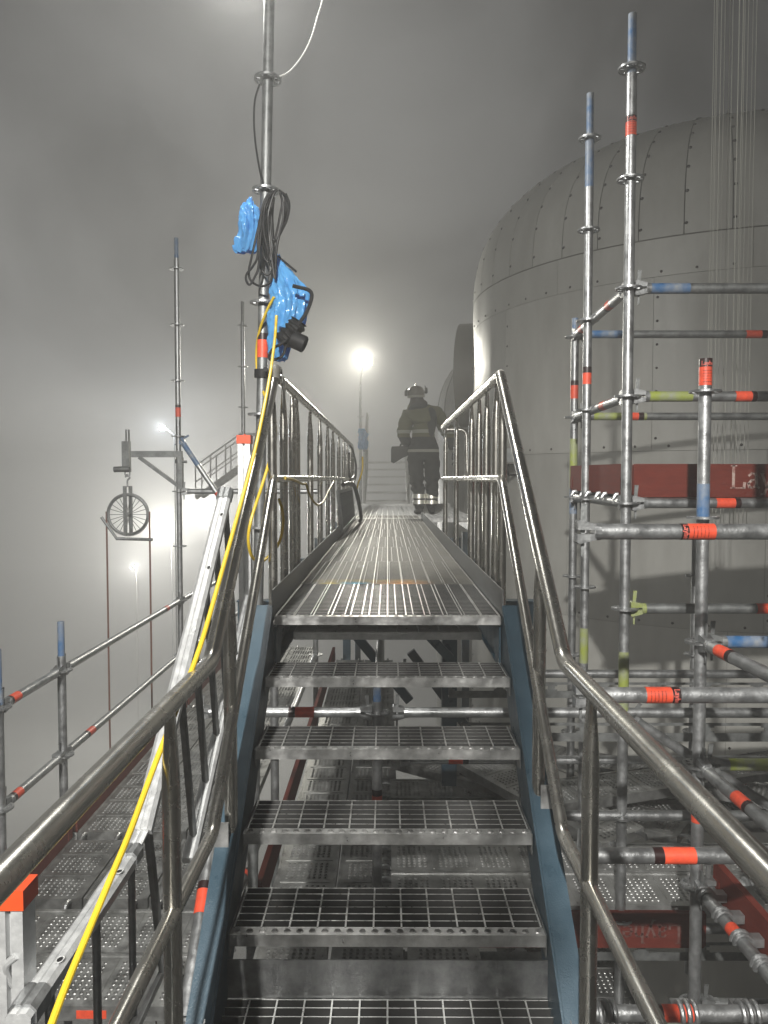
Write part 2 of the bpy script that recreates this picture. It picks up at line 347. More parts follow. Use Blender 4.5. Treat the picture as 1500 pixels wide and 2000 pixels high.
# second tank beyond, deep in the fog
t2 = thing('storage_tank', 'pale rounded tank half lost in fog beyond the worker', 'tank', (3.15, 17.0, GZ))
def t2p(q): return (2.05 * math.cos(q * math.pi / 2) ** 0.8, 1.2 - GZ + 1.8 * math.sin(q * math.pi / 2) ** 0.8)
part('shell', MB().lathe([(2.05, 0), (2.05, 1.2 - GZ)] + [(max(0.01, t2p(q / 12)[0]), t2p(q / 12)[1]) for q in range(1, 13)], 56), 'tank', t2)
rb = MB()
for k in range(20):
    a = 2 * math.pi * k / 20
    rb.path([(t2p(q / 10)[0] * 1.003 * math.cos(a), t2p(q / 10)[0] * 1.003 * math.sin(a), t2p(q / 10)[1]) for q in range(10)], 0.012, 5)
for z in (1.2 - GZ, 0.0 - GZ, -1.4 - GZ): rb.path([(2.055 * math.cos(k * math.pi / 24), 2.055 * math.sin(k * math.pi / 24), z) for k in range(48)], 0.012, 5, closed=True)
part('seam', rb, 'seam', t2)

# ================================================================== walkway and stair
WZ, WH = -0.515, 0.42
def grating(mb, x0, x1, y0, y1, zt, px, py, depth=0.03, th=0.003, rod=0.0045):
    """bearing bars across x every py metres, cross rods along y every px metres"""
    n = max(1, round((y1 - y0) / py))
    for i in range(n + 1):
        y = y0 + (y1 - y0) * i / n; y = min(max(y, y0 + th / 2), y1 - th / 2); mb.b2(x0, x1, y - th / 2, y + th / 2, zt - depth, zt)
    n = max(1, round((x1 - x0) / px))
    for i in range(n + 1):
        x = x0 + (x1 - x0) * i / n; x = min(max(x, x0 + rod / 2), x1 - rod / 2); mb.b2(x - rod / 2, x + rod / 2, y0 + 0.001, y1 - 0.001, zt - 0.012, zt + 0.0015)
    return mb
walk = thing('walkway', 'narrow steel grating walkway leading past the tank into the fog', 'walkway', (0, 2.84, WZ))
def gp(mb):
    grating(mb, -WH, WH, 0.0, 0.996, 0, 0.07, 0.0262, 0.03, 0.004)
    mb.b2(-WH - 0.004, -WH - 0.0005, 0, 0.996, -0.032, 0.001); mb.b2(WH + 0.0005, WH + 0.004, 0, 0.996, -0.032, 0.001); return mb
def gp0(mb):
    grating(mb, -WH, WH, 0.0, 0.866, 0, 0.07, 0.0335, 0.03, 0.0035)
    mb.b2(-WH - 0.004, -WH - 0.0005, 0, 0.866, -0.032, 0.001); mb.b2(WH + 0.0005, WH + 0.004, 0, 0.866, -0.032, 0.001); return mb
def rods(L_):
    return lambda mb: [mb.b2(-WH + 0.84 * i / 13 - 0.0018, -WH + 0.84 * i / 13 + 0.0018, 0.012, L_ - 0.02, 0.0005, 0.003) for i in range(1, 13)] and mb
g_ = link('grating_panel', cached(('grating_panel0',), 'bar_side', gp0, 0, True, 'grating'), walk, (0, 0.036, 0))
link('cross_rod', cached(('rods0',), 'grating', rods(0.866), 0), g_)['kind'] = 'stuff'
for i in range(7):
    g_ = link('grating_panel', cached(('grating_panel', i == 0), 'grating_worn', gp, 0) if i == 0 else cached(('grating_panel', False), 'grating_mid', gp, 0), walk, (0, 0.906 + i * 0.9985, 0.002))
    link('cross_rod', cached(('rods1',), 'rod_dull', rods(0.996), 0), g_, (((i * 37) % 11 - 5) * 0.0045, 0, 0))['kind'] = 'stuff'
# serrated front nosing
def perf(mb, L_, W_, pitch, r, mask, rim=0.003, drop=0.006, x0=0, y0=0):
    nx, ny = max(1, round(L_ / pitch)), max(1, round(W_ / pitch)); dx, dy = L_ / nx, W_ / ny
    for i in range(nx):
        for j in range(ny):
            cx, cyy = x0 + (i + 0.5) * dx, y0 + (j + 0.5) * dy; h = dx / 2; k = dy / 2
            if not mask(i, j, nx, ny):
                mb.add([(cx - h, cyy - k, 0), (cx + h, cyy - k, 0), (cx + h, cyy + k, 0), (cx - h, cyy + k, 0)], [(0, 1, 2, 3)]); continue
            sq = [(h, 0), (h, k), (0, k), (-h, k), (-h, 0), (-h, -k), (0, -k), (h, -k)]
            vs_ = [(cx + a, cyy + b, 0) for a, b in sq]
            for q, z in ((r * 1.3, 0.0), (r, rim), (r * 0.85, -drop)):
                for t in range(8): vs_.append((cx + q * math.cos(t * math.pi / 4), cyy + q * math.sin(t * math.pi / 4), z))
            fs = []
            for lv in range(3):
                for t in range(8): fs.append((lv * 8 + t, lv * 8 + (t + 1) % 8, (lv + 1) * 8 + (t + 1) % 8, (lv + 1) * 8 + t))
            mb.add(vs_, fs)
    return mb
def nose(mb, w=WH):
    perf(mb, 2 * w, 0.034, 0.034, 0.008, lambda i, j, a, b: True, 0.003, 0.006, -w, 0.0)
    mb.b2(-w, w, -0.0035, 0.0, -0.03, 0.002); mb.b2(-w, w, 0.0005, 0.003, -0.03, -0.027)
    return mb
link('nosing', cached(('nosing',), 'nosing', nose, 30, False), walk, (0, 0, 0.002))
for s in (-1, 1):
    part('toe_plate', MB().b2(s * 0.432 - 0.002, s * 0.432 + 0.002, 0.02, 7.0, -0.02, 0.098), 'galv', walk)
    b = MB(); b.b2(s * 0.455 - 0.018, s * 0.455 - 0.012 if s < 0 else s * 0.455 - 0.012, 0.05, 7.1, -0.2, -0.045)
    b.b2(s * 0.455 - 0.03, s * 0.455 + 0.03, 0.05, 7.1, -0.045, -0.037); b.b2(s * 0.455 - 0.03, s * 0.455 + 0.03, 0.05, 7.1, -0.208, -0.2)
    part('side_beam', b, 'blue_paint', walk)
for y in (1.75, 4.2, 6.6):
    b = MB(); b.b2(-0.9, 0.9, y - 0.04, y + 0.04, -0.22, -0.212); b.b2(-0.9, 0.9, y - 0.04, y + 0.04, -0.36, -0.352); b.b2(-0.9, 0.9, y - 0.004, y + 0.004, -0.352, -0.22)
    part('cross_beam', b, 'blue_paint', walk)
link('under_tread', cached(('under_tread',), 'grating', lambda mb: grating(mb, -0.37, 0.37, 0, 0.22, 0, 0.082, 0.033), 0), walk, (0, 0.16, -0.088))
for s in (-1, 1):
    part('gusset', MB().prism([(0, 0), (0.2, 0), (0.06, -0.2), (0, -0.2)], s * 0.425, s * 0.417, lambda u, v, t: (t, 0.02 + u, -0.04 + v)), 'blue_paint', walk)
# wider platform beyond, where the worker stands
plat = thing('platform', 'wider grating platform under the worker at the far end of the walkway', 'platform', (0.25, 9.9, WZ))
def gp2(mb):
    return grating(mb, -0.45, 0.45, 0.0, 1.1, 0, 0.08, 0.035)
for i in range(4):
    for j in range(2): link('grating_panel', cached(('gp2',), 'grating', gp2, 0), plat, (-0.455 + 0.91 * j, 0.04 + 1.105 * i, 0.0))
part('nosing', MB().b2(-0.92, 0.92, -0.002, 0.038, -0.045, 0.006), 'nosing', plat)
part('end_nosing', MB().b2(-0.92, 0.92, 4.465, 4.5, -0.045, 0.05), 'nosing', plat)
for x in (-0.9, 0.9): part('side_beam', MB().b2(x - 0.03, x + 0.03, 0.04, 4.46, -0.2, -0.035), 'blue_paint', plat)
for x in (-0.8, 0.8):
    for y in (0.4, 4.2): part('leg', MB().b2(x - 0.05, x + 0.05, y - 0.05, y + 0.05, GZ - WZ, -0.2), 'blue_paint', plat)
# support frame under the walkway
sup = thing('support_frame', 'dark blue steel trestle with crossed diagonals under the walkway', 'frame', (0, 5.2, GZ))
def bar(mb, a, b, w, h, up=Vector((0, 0, 1))):
    a, b = Vector(a), Vector(b); d = b - a; rot = frame_rot(d, up).to_matrix(); return mb.box((a + b) / 2, (d.length, w, h), rot)
ZB = -GZ
for s in (1,): part('column', MB().b2(s * 0.42 - 0.05, s * 0.42 + 0.05, -0.05, 0.05, 0, ZB - 0.88), 'blue_paint', sup)
part('brace', bar(MB(), (-0.42, -0.06, ZB - 0.8), (0.15, -0.06, ZB - 1.5), 0.04, 0.06), 'blue_paint', sup)
part('brace', bar(MB(), (0.05, -0.115, ZB - 0.8), (0.42, -0.115, ZB - 1.2), 0.04, 0.06), 'blue_paint', sup)
part('brace', bar(MB(), (0.16, 0.1, ZB - 1.2), (0.75, 0.1, ZB - 2.0), 0.04, 0.06), 'blue_paint', sup)
part('tie_beam', MB().b2(-0.6, 0.6, -0.04, 0.04, ZB - 2.45, ZB - 2.35), 'blue_paint', sup)

# ------------------------------------------------------------------ stair
RISE, GO, NT = 0.175, 0.21, 4
LZ = WZ - RISE * (NT + 1)                      # lower landing
stair = thing('steel_staircase', 'short steel stair with open grating treads between blue stringers', 'stairs', (0, 2.0, LZ))
def tr(mb): return grating(mb, -WH + 0.002, WH - 0.002, 0.036, 0.24, 0, 0.0765, 0.0335, 0.03, 0.0042, 0.0048)
for n in range(1, NT + 1):
    y, z = 2.835 - GO * n - 2.0, WZ - RISE * n - LZ
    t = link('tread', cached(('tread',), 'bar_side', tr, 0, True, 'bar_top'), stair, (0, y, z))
    link('nosing', cached(('nosing',), 'nosing', nose, 30, False), t, (0, 0, 0.002))
    for s in (-1, 1): link('end_plate', cached(('end_plate', s), 'galv_dull', lambda mb, s=s: mb.b2(s * WH - 0.0015 + s * 0.003, s * WH + 0.0015 + s * 0.003, 0.004, 0.24, -0.06, 0.001), 0), t)
SL = RISE / GO
def stringer(s):
    ya, yb = 2.86 - 2.0, 1.55 - 2.0
    top = lambda y: (WZ - LZ) + (y - (2.835 - 2.0)) * SL + 0.02
    D = 0.2                                     # vertical depth of the channel
    mb = MB(); xi, xo = s * 0.428, s * 0.434
    mb.prism([(ya, top(ya)), (yb, top(yb)), (yb, top(yb) - D), (ya, top(ya) - D)], xi, xo, lambda u, v, t: (t, u, v))
    for dz in (0.0, -D + 0.0085):
        mb.prism([(ya, top(ya) + dz + 0.001), (yb, top(yb) + dz + 0.001), (yb, top(yb) + dz - 0.0095), (ya, top(ya) + dz - 0.0095)], xo + s * 0.0005, s * 0.496, lambda u, v, t: (t, u, v))
    return mb
for s in (-1, 1): part('stringer', stringer(s), 'blue_paint', stair)
for s in (-1, 1):
    part('top_plate', MB().b2(min(s * 0.43, s * 0.5), max(s * 0.43, s * 0.5), 0.86, 0.98, WZ - LZ - 0.01, WZ - LZ - 0.002), 'galv_dull', stair)
# lower landing with kick plate
land = thing('landing', 'steel grating landing with a bent kick plate at the foot of the stair', 'landing', (0, 2.0, LZ))
kp = MB(); kp.b2(-0.445, 0.445, 0.0, 0.004, 0.0, 0.105)
part('kick_plate', kp, 'galv', land)
for s in (-1, 1):
    part('kick_return', MB().prism([(0.002, 0.105), (-0.03, 0.1), (-0.35, 0.01), (-0.35, -0.03), (0.002, -0.03)], s * 0.4475, s * 0.4505, lambda u, v, t: (t, u, v)), 'galv', land)
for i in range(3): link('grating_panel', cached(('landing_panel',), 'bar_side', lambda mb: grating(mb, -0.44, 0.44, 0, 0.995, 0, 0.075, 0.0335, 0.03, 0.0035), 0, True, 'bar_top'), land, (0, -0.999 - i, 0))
for s in (-1, 1): part('side_beam', MB().b2(s * 0.47 - 0.015, s * 0.47 + 0.015, -3.0, -0.55, -0.2, -0.03), 'blue_paint', land)

# ------------------------------------------------------------------ stainless hand rails
RX = 0.446; RR = 0.0205
def post_mb(x, y, z0, z1, r=0.019, flat=True):
    """tube post whose top is pressed flat before it meets the rail"""
    mb = MB(); seg = 14; rings = [(z0, 1, 1), (z1 - 0.17, 1, 1), (z1 - 0.11, 0.86, 1.05), (z1 - 0.05, 0.6, 1.1), (z1, 0.5, 1.1)] if flat else [(z0, 1, 1), (z1, 1, 1)]
    vs_ = []
    for z, a, b in rings:
        for j in range(seg): t = 2 * math.pi * j / seg; vs_.append((x + r * a * math.cos(t), y + r * b * math.sin(t), z))
    fs = [(i * seg + j, i * seg + (j + 1) % seg, (i + 1) * seg + (j + 1) % seg, (i + 1) * seg + j) for i in range(len(rings) - 1) for j in range(seg)]
    return mb.add(vs_, fs + [tuple(range(seg))[::-1], tuple((len(rings) - 1) * seg + j for j in range(seg))])
YC, YK, ZT, ZL, ZM, ZML = 3.06, 1.92, 0.41, -0.462, 0.0, -0.903
for s, side in ((1, 'right'), (-1, 'left')):
    x = s * RX
    lab = 'polished steel stair handrail on the tank side, bare of any cable' if s > 0 else 'polished steel stair handrail with a yellow cable running along it'
    hr = thing('stair_handrail', lab, 'handrail', (0, 0, LZ))
    dz = -LZ
    part('top_rail', MB().path(fillet([(x, YC, ZT + dz), (x, YK, ZL + dz), (x, -0.6, ZL + dz)], 0.035, 4), RR, 20), 'stainless', hr)
    part('mid_rail', MB().path(fillet([(x, 3.04, ZM + dz), (x, 2.99, ZM + dz - 0.012), (x, YK, ZML + dz), (x, -0.6, ZML + dz)], 0.03, 4), 0.0165, 16), 'stainless', hr)
    rz = lambda y: ZL + (y - YK) * (ZT - ZL) / (YC - YK)
    yu = 2.3 if s > 0 else 2.21
    sz = WZ + (yu - 2.835) * SL                                       # stringer top there
    part('post', post_mb(x + s * 0.012, yu, sz - 0.06 + dz, rz(yu) + dz - 0.012, 0.0195), 'stainless', hr)
    bp = MB().prism([(-0.055, 0.065), (0.05, 0.065), (0.05, -0.03), (0.02, -0.075), (-0.055, -0.075)], x + s * 0.052, x + s * 0.058, lambda u, v, t: (t, yu + u, sz + dz - 0.02 + v))
    bp.b2(min(x + s * 0.01, x + s * 0.052), max(x + s * 0.01, x + s * 0.052), yu - 0.05, yu - 0.044, sz + dz - 0.09, sz + dz + 0.05)
    fp = part('foot_plate', bp, 'nosing', hr)
    part('bolt', MB().path([(x + s * 0.028, yu - 0.064, sz + dz - 0.062), (x + s * 0.028, yu - 0.05, sz + dz - 0.062)], 0.012, 6), 'galv_dull', fp)
    yl = 1.68 if s > 0 else 1.57
    part('post', post_mb(x + s * 0.004, yl, LZ - 0.15 + dz, ZL + dz - 0.012, 0.0195), 'stainless', hr)
    part('post', post_mb(x + s * 0.004, 0.3, LZ - 0.15 + dz, ZL + dz - 0.012, 0.0195), 'stainless', hr)
    # walkway railing
    lab = 'steel walkway railing on the tank side ending near the worker' if s > 0 else 'long steel walkway railing with cables hung on it, facing the open fog'
    wr = thing('walkway_railing', lab, 'railing', (0, YC, WZ)); dz = -WZ; dy = -YC
    yend = 6.2 if s > 0 else 9.6
    part('top_rail', MB().path([(x, 0.0, ZT + dz), (x, yend + dy, ZT + dz)], RR, 18), 'stainless', wr)
    part('mid_rail', MB().path([(x, -0.02, ZM + dz), (x, yend + dy, ZM + dz)], 0.0155, 14), 'stainless', wr)
    ys = (3.12, 3.3, 3.62, 3.92, 4.27, 5.2, 6.18) if s > 0 else (3.1, 3.44, 3.76, 3.93, 4.62, 5.28, 5.95, 6.53, 7.32, 8.1, 8.8, 9.58)
    for y in ys: link('post', cached(('railpost', s), 'stainless', lambda mb, s=s: MB().add(*(lambda q: (q.v, q.f))(post_mb(s * 0.018, 0, -0.62, 0.399, 0.0185)))), wr, (x, y + dy, dz))
    if s > 0:
        part('end_loop', MB().path(fillet([(x, yend + dy + 0.03, 0.395 + dz), (x + 0.19, yend + dy + 0.03, 0.395 + dz), (x + 0.2, yend + dy + 0.03, 0.0 + dz), (x + 0.01, yend + dy + 0.03, 0.0 + dz)], 0.06, 5), 0.018, 12), 'stainless', wr)
    else:
        part('end_loop', MB().path(fillet([(x, yend + dy, 0.405 + dz), (x, yend + dy + 0.3, 0.38 + dz), (x, yend + dy + 0.32, 0.0 + dz), (x, yend + dy, 0.0 + dz)], 0.12, 6), 0.018, 12), 'stainless', wr)

# ================================================================== modular scaffold
TUBE = 0.02415
def rosette_mb(mb):
    us = [0.0235, 0.034, 0.052, 0.0615]; vs2 = [2 * math.pi * k / 40 for k in range(40)]
    return mb.cells(us, vs2, lambda i, j: i != 1 or (j % 5) in (0, 4), 0.009, lambda u, v, w: (u * math.cos(v), u * math.sin(v), w - 0.0045), wrap=True)
def rosette(parent, z): return link('rosette', cached(('rosette',), 'galv', rosette_mb, 30), parent, (0, 0, z), (0, 0, random.random()))
# small printed letters for the stickers, strokes on a 1-high grid: letter -> list of polylines, advance
GL = {'L': ([((.12, 0), (.12, 1)), ((.0, 1), (.26, 1)), ((.0, 0), (.6, 0)), ((.6, 0), (.62, .22))], .74),
      'a': ([((.08, .56), (.2, .66), (.38, .62), (.42, .5), (.42, .08), (.54, 0)), ((.42, .4), (.2, .34), (.06, .2), (.1, .04), (.24, 0), (.42, .12))], .6),
      'y': ([((.06, .64), (.3, .02)), ((.52, .64), (.3, .02), (.18, -.26), (.04, -.28)), ((.0, .65), (.16, .65)), ((.42, .65), (.6, .65))], .62),
      'h': ([((.12, 0), (.12, 1)), ((.0, 1), (.12, 1)), ((.12, .48), (.26, .64), (.42, .62), (.48, .48), (.48, 0)), ((.02, 0), (.22, 0)), ((.38, 0), (.58, 0))], .66),
      'e': ([((.06, .36), (.5, .36), (.46, .56), (.3, .66), (.14, .58), (.05, .36), (.1, .12), (.28, 0), (.5, .12))], .6),
      'r': ([((.12, 0), (.12, .64)), ((.02, .64), (.12, .64)), ((.12, .42), (.24, .6), (.4, .62), (.44, .52)), ((.02, 0), (.24, 0))], .5)}
def word(mb, txt, h, fn, wd=0.13, thin=0.055):
    """fn(u, v, t) maps along, up, out"""
    x = 0.0
    for ch in txt:
        st, adv = GL[ch]
        for pl in st:
            for (a, b) in zip(pl[:-1], pl[1:]):
                d = Vector((b[0] - a[0], b[1] - a[1])); ln = d.length or 1e-6; n = Vector((-d.y, d.x)) / ln
                w = (thin + (wd - thin) * abs(d.y) / ln) / 2; e_ = d / ln * w * 0.6
                q = [(a[0] - e_.x + n.x * w, a[1] - e_.y + n.y * w), (a[0] - e_.x - n.x * w, a[1] - e_.y - n.y * w), (b[0] + e_.x - n.x * w, b[1] + e_.y - n.y * w), (b[0] + e_.x + n.x * w, b[1] + e_.y + n.y * w)]
                mb.add([fn((x + u) * h, v * h, 0) for u, v in q], [(0, 1, 2, 3)])
        x += adv
    return x * h
def sleeve(mb, a, b, r=TUBE + 0.0008, seg=18, axis='z'):
    vs_ = []
    for t in (a, b):
        for j in range(seg):
            th = 2 * math.pi * j / seg; c, s_ = r * math.cos(th), r * math.sin(th); vs_.append((c, s_, t) if axis == 'z' else (t, c, s_))
    return mb.add(vs_, [(j, (j + 1) % seg, seg + (j + 1) % seg, seg + j) for j in range(seg)])
def sticker(parent, at, axis='z', flip=False, ln=0.085, size=1.0, text=False, face=0.0):
    """red band with a black printed end"""
    bl = 0.022 + 0.012 * random.random(); ln *= 0.8 + 0.35 * random.random(); a, b = (at, at + ln) if not flip else (at, at - ln); lo, hi = min(a, b), max(a, b)
    st = part('sticker', sleeve(MB(), lo, hi, axis=axis), 'tape', parent)
    q0, q1 = (hi + 0.0005, hi + bl) if not flip else (lo - bl, lo - 0.0005)
    part('sticker_end', sleeve(MB(), q0, q1, axis=axis), 'tape_black', st)
    if text:   # name round the black end, fine print lines on the red
        mb = MB(); r = TUBE + 0.0016
        def fn(u, v, t, h0=q0 + 0.006):
            a_ = face - 1.0 + u / r; c, s_ = r * math.cos(a_), r * math.sin(a_); return (c, s_, h0 + v) if axis == 'z' else (h0 + v, c, s_)
        word(mb, 'Layher', 0.015, fn, 0.17, 0.1)
        part('print', mb, 'tape_print', st, smooth=0)
        mb = MB()
        for k in range(5):
            z = lo + 0.012 + k * 0.011
            for j in range(6):
                a_ = face - 0.75 + j * 0.25; da_ = 0.1 + 0.12 * random.random()
                pts = [(r * math.cos(a_ + q * da_), r * math.sin(a_ + q * da_), z + w * 0.002) for q, w in ((0, 0), (1, 0), (1, 1), (0, 1))]
                mb.add([p if axis == 'z' else (p[2], p[0], p[1]) for p in pts], [(0, 1, 2, 3)])
        part('print', mb, 'tape_black', st, smooth=0)
    return st
def standard(x, y, ztop, zbot, levels, label, spigot=None, stickers=(), paints=(), group='upright scaffold tubes', lean=None, stext=()):
    o = thing('scaffold_standard', label, 'scaffold tube', (x, y, zbot), None if lean is None else Euler(lean), group)
    L_ = ztop - zbot; zs = L_ - (spigot[0] if spigot else 0)
    part('tube', MB().hollow((0, 0, 0), (0, 0, zs), TUBE, TUBE - 0.003), 'galv', o)
    if spigot: part('spigot', MB().hollow((0, 0, zs - 0.03), (0, 0, L_), 0.0195, 0.0165), spigot[1], o)
    for z in levels: rosette(o, z - zbot)
    for k, z in enumerate(stickers): sticker(o, z - zbot, ln=0.075, text=k in stext, face=R_(-90))
    for a, b, m in paints: part('paint_band', sleeve(MB(), a - zbot, b - zbot, TUBE + 0.0004), m, o)
    return o
def head_mb(mb):      # wedge head at the origin (standard axis), ledger leaves along +x
    for s in (1, -1):
        mb.prism([(0.026, 0.0065), (0.072, 0.0065), (0.082, 0.003), (0.082, 0.024), (0.058, 0.03), (0.03, 0.036), (0.024, 0.03)], -0.021, 0.021, lambda u, v, t, s=s: (u, t * (1.0 if u < 0.06 else 0.9), v * s))
    mb.path([(0.078, 0, 0), (0.098, 0, 0)], 0.0262, 14)
    return mb
def wedge_mb(mb):
    mb.prism([(0.041, -0.075), (0.048, -0.075), (0.054, 0.045), (0.058, 0.085), (0.04, 0.085), (0.038, 0.045)], -0.003, 0.003, lambda u, v, t: (u, t, v)); return mb
def ledger(p0, p1, label, heads=(1, 1), stickers=(), paints=(), group='horizontal scaffold tubes', r=TUBE, head_mat=('galv', 'galv'), stext=False, lettered=(), tubemat='galv', flips=()):
    p0, p1 = Vector(p0), Vector(p1); d = p1 - p0; L_ = d.length
    o = thing('scaffold_ledger', label, 'scaffold tube', p0, frame_rot(d), group)
    part('tube', MB().hollow((0.08 if heads[0] else 0, 0, 0), (L_ - (0.08 if heads[1] else 0), 0, 0), r, r - 0.003), tubemat, o)
    for k in (0, 1):
        if not heads[k]: continue
        h = link('wedge_head', cached(('head',), head_mat[k], head_mb, 25), o, (0, 0, 0) if k == 0 else (L_, 0, 0), None if k == 0 else (0, 0, math.pi))
        link('wedge', cached(('wedge',), head_mat[k] if head_mat[k] != 'galv' else 'galv_dull', wedge_mb, 0), h)
    for k, t in enumerate(stickers): sticker(o, t, 'x', flip=k in flips, text=k in lettered, face=R_(180))
    for a, b, m in paints: part('paint_band', sleeve(MB(), a, b, r + 0.0004, axis='x'), m, o)
    return o
def plank_sheet(L_, W_):
    def fn(mb):
        def msk(i, j, a, b): return 1 <= i < a - 1 and 0 < j < b - 1 and (i % 8) not in (0, 7) and ((i + j) % 2 == 0 or True) and not (j == b // 2 and False)
        perf(mb, L_, W_ - 0.03, 0.0285, 0.0082, msk, 0.0028, 0.007, 0, -(W_ - 0.03) / 2)
        for s in (-1, 1):
            y0 = s * (W_ / 2 - 0.015); y1 = s * W_ / 2
            mb.b2(0, L_, min(y0, y1), max(y0, y1), -0.003, 0.005); mb.b2(0, L_, min(y1, y1 - s * 0.003), max(y1, y1 - s * 0.003), -0.055, -0.003)
        mb.b2(0.0, 0.003, -W_ / 2 + 0.003, W_ / 2 - 0.003, -0.055, -0.001); mb.b2(L_ - 0.003, L_, -W_ / 2 + 0.003, W_ / 2 - 0.003, -0.055, -0.001)
        n = int(L_ / 0.228)
        for k in range(1, n + 1):
            x = k * 0.228
            if x < L_ - 0.05: mb.b2(x - 0.004, x + 0.004, -W_ / 2 + 0.03, W_ / 2 - 0.03, -0.004, 0.0035)
        return mb
    return fn
def hook_mb(mb):
    return mb.path([(0.0, 0, -0.012), (-0.03, 0, 0.0), (-0.055, 0, -0.004), (-0.07, 0, -0.028)], [0.011, 0.012, 0.012, 0.009], 8)
def plank(p0, p1, label, W_=0.32, m='deck', group='perforated steel deck planks', tilt=0.0):
    p0, p1 = Vector(p0), Vector(p1); d = p1 - p0; L_ = round(d.length, 3)
    rot = frame_rot(d)
    if tilt: rot = (rot.to_matrix() @ Matrix.Rotation(tilt, 3, 'X')).to_euler()
    o = thing('deck_plank', label, 'plank', p0, rot, group)
    link('deck_sheet', cached(('sheet', L_, W_), m, plank_sheet(L_, W_), 0, False), o)
    for e_ in (0, 1):
        for s in (-1, 1): link('hook', cached(('hook',), 'galv', hook_mb, 40), o, (0 if e_ == 0 else L_, s * W_ * 0.32, 0), None if e_ == 0 else (0, 0, math.pi))
    return o
def toe_board(p0, p1, label, h=0.15, m='red_wood', text=None, group='red toe boards', brackets=True, tz=0.0):
    p0, p1 = Vector(p0), Vector(p1); d = p1 - p0; L_ = d.length
    o = thing('toe_board', label, 'toe board', p0, frame_rot(d), group)
    b = MB().prism([(0.0, 0.012), (0.012, 0.0), (L_ - 0.012, 0.0), (L_, 0.012), (L_, h - 0.004), (L_ - 0.01, h), (0.01, h), (0.0, h - 0.004)], -0.014, 0.014, lambda u, v, t: (u, t, v))
    part('board', b, m, o, smooth=0)
    if brackets:
        for x in (0.004, L_ - 0.06): part('end_fitting', MB().b2(x, x + 0.056, -0.017, 0.017, 0.01, h * 0.55), m if h > 0.1 else 'galv', o)
    if text:
        side, x0, hh, flipv, mm = text
        mb = MB()
        if flipv: word(mb, 'Layher', hh, lambda u, v, t: (x0 - u, side * 0.0146, h * 0.66 - v))
        else: word(mb, 'Layher', hh, lambda u, v, t: (x0 + u, side * 0.0146, h * 0.28 + v))
        part('lettering', mb, mm, o, smooth=0)
    return o
def slot_beam(p0, p1, label, h=0.09):
    p0, p1 = Vector(p0), Vector(p1); d = p1 - p0; L_ = d.length
    o = thing('slotted_beam', label, 'beam', p0, frame_rot(d), 'slotted deck beams')
    n = max(2, int(L_ / 0.29)); us = []
    for k in range(n): us += [k * L_ / n, k * L_ / n + 0.02, k * L_ / n + 0.035, (k + 1) * L_ / n - 0.035, (k + 1) * L_ / n - 0.02]
    us.append(L_); vsx = [0, h * 0.45, h * 0.55, h * 0.75, h * 0.85, h]
    def mk(i, j): k = i % 5; return not ((k == 2 and j in (1, 2, 3)) or (k in (1, 3) and j == 2))
    part('web', MB().cells(us, vsx, mk, 0.004, lambda u, v, w: (u, w, v - h)), 'galv_dull', o, smooth=0)
    part('flange', MB().b2(0, L_, 0.0045, 0.045, -h, -h + 0.004), 'galv_dull', o)
    return o
LV = [0.885, 0.385, -0.115, -0.615, -1.115, -1.615, -2.115]
# --- row beside the tank
AX, AY, BX, BY, CX, CY = 1.124, 3.63, 1.122, 4.36, 1.17, 4.85
up = [2.385 - 0.5 * k for k in range(10)]
standard(AX, AY, 2.13, -3.2, [z for z in up if z < 2.0 and z > -3], 'tallest scaffold upright at the tank corner, bright blue spigot on top', (0.27, 'blue_mark'), (1.58,), [(-0.93, -0.62 - 0.2, 'lime_mark'), (-1.2, -0.93, 'lime_mark')], stext=(0,))
standard(BX, BY, 2.13, -3.2, [z for z in up if z < 2.0 and z > -3], 'second tall upright just behind the tallest one, thin blue painted tip', (0.24, 'blue_mark'), (0.53,), [(1.62, 1.9, 'blue_mark'), (-1.05, -0.85, 'lime_mark')])
standard(CX, CY, 1.0, -3.2, [z for z in up if z < 0.9 and z > -3], 'short upright with blue top and lime green band behind the two tall ones', (0.1, 'blue_mark'), (0.5,), [(-0.06, 0.25, 'lime_mark'), (-0.22, -0.06, 'blue_mark')])
DX, DY = 1.258, 3.07; DL = [0.345, -0.155, -0.655, -1.155, -1.655, -2.155]
standard(DX, DY, 0.455, -3.0, DL, 'upright with a red sticker round its open top, at the picture edge', None, (0.368, -1.39), [(-0.16, -0.02, 'blue_mark')], stext=(0,))
standard(DX + 0.02, 2.34, 0.9, -3.0, [0.345, -0.16, -0.66, -1.16, -1.66], 'upright outside the picture that carries the three sticker ledgers')
for k, z in enumerate([-0.16, -0.66, -1.16, -1.66]):
    ln = DX + 0.02
    lab = ['topmost short ledger with open wedge head and big red sticker', 'second short ledger with wedge head beside the handrail bend', 'third short ledger with red sticker in front of upside down board', 'lowest short ledger with plank hooks at the picture bottom'][k]
    st = [(0.44,), (0.24,), (0.40,), (0.40,)][k]
    # local x runs from the free head to the upright
    ledger((0.545, 2.325, z), (ln, 2.325, z), lab, (1, 1), st, group='short ledgers by the stair', lettered=(0,) if k < 2 else (), flips=(0,) if k != 1 else ())
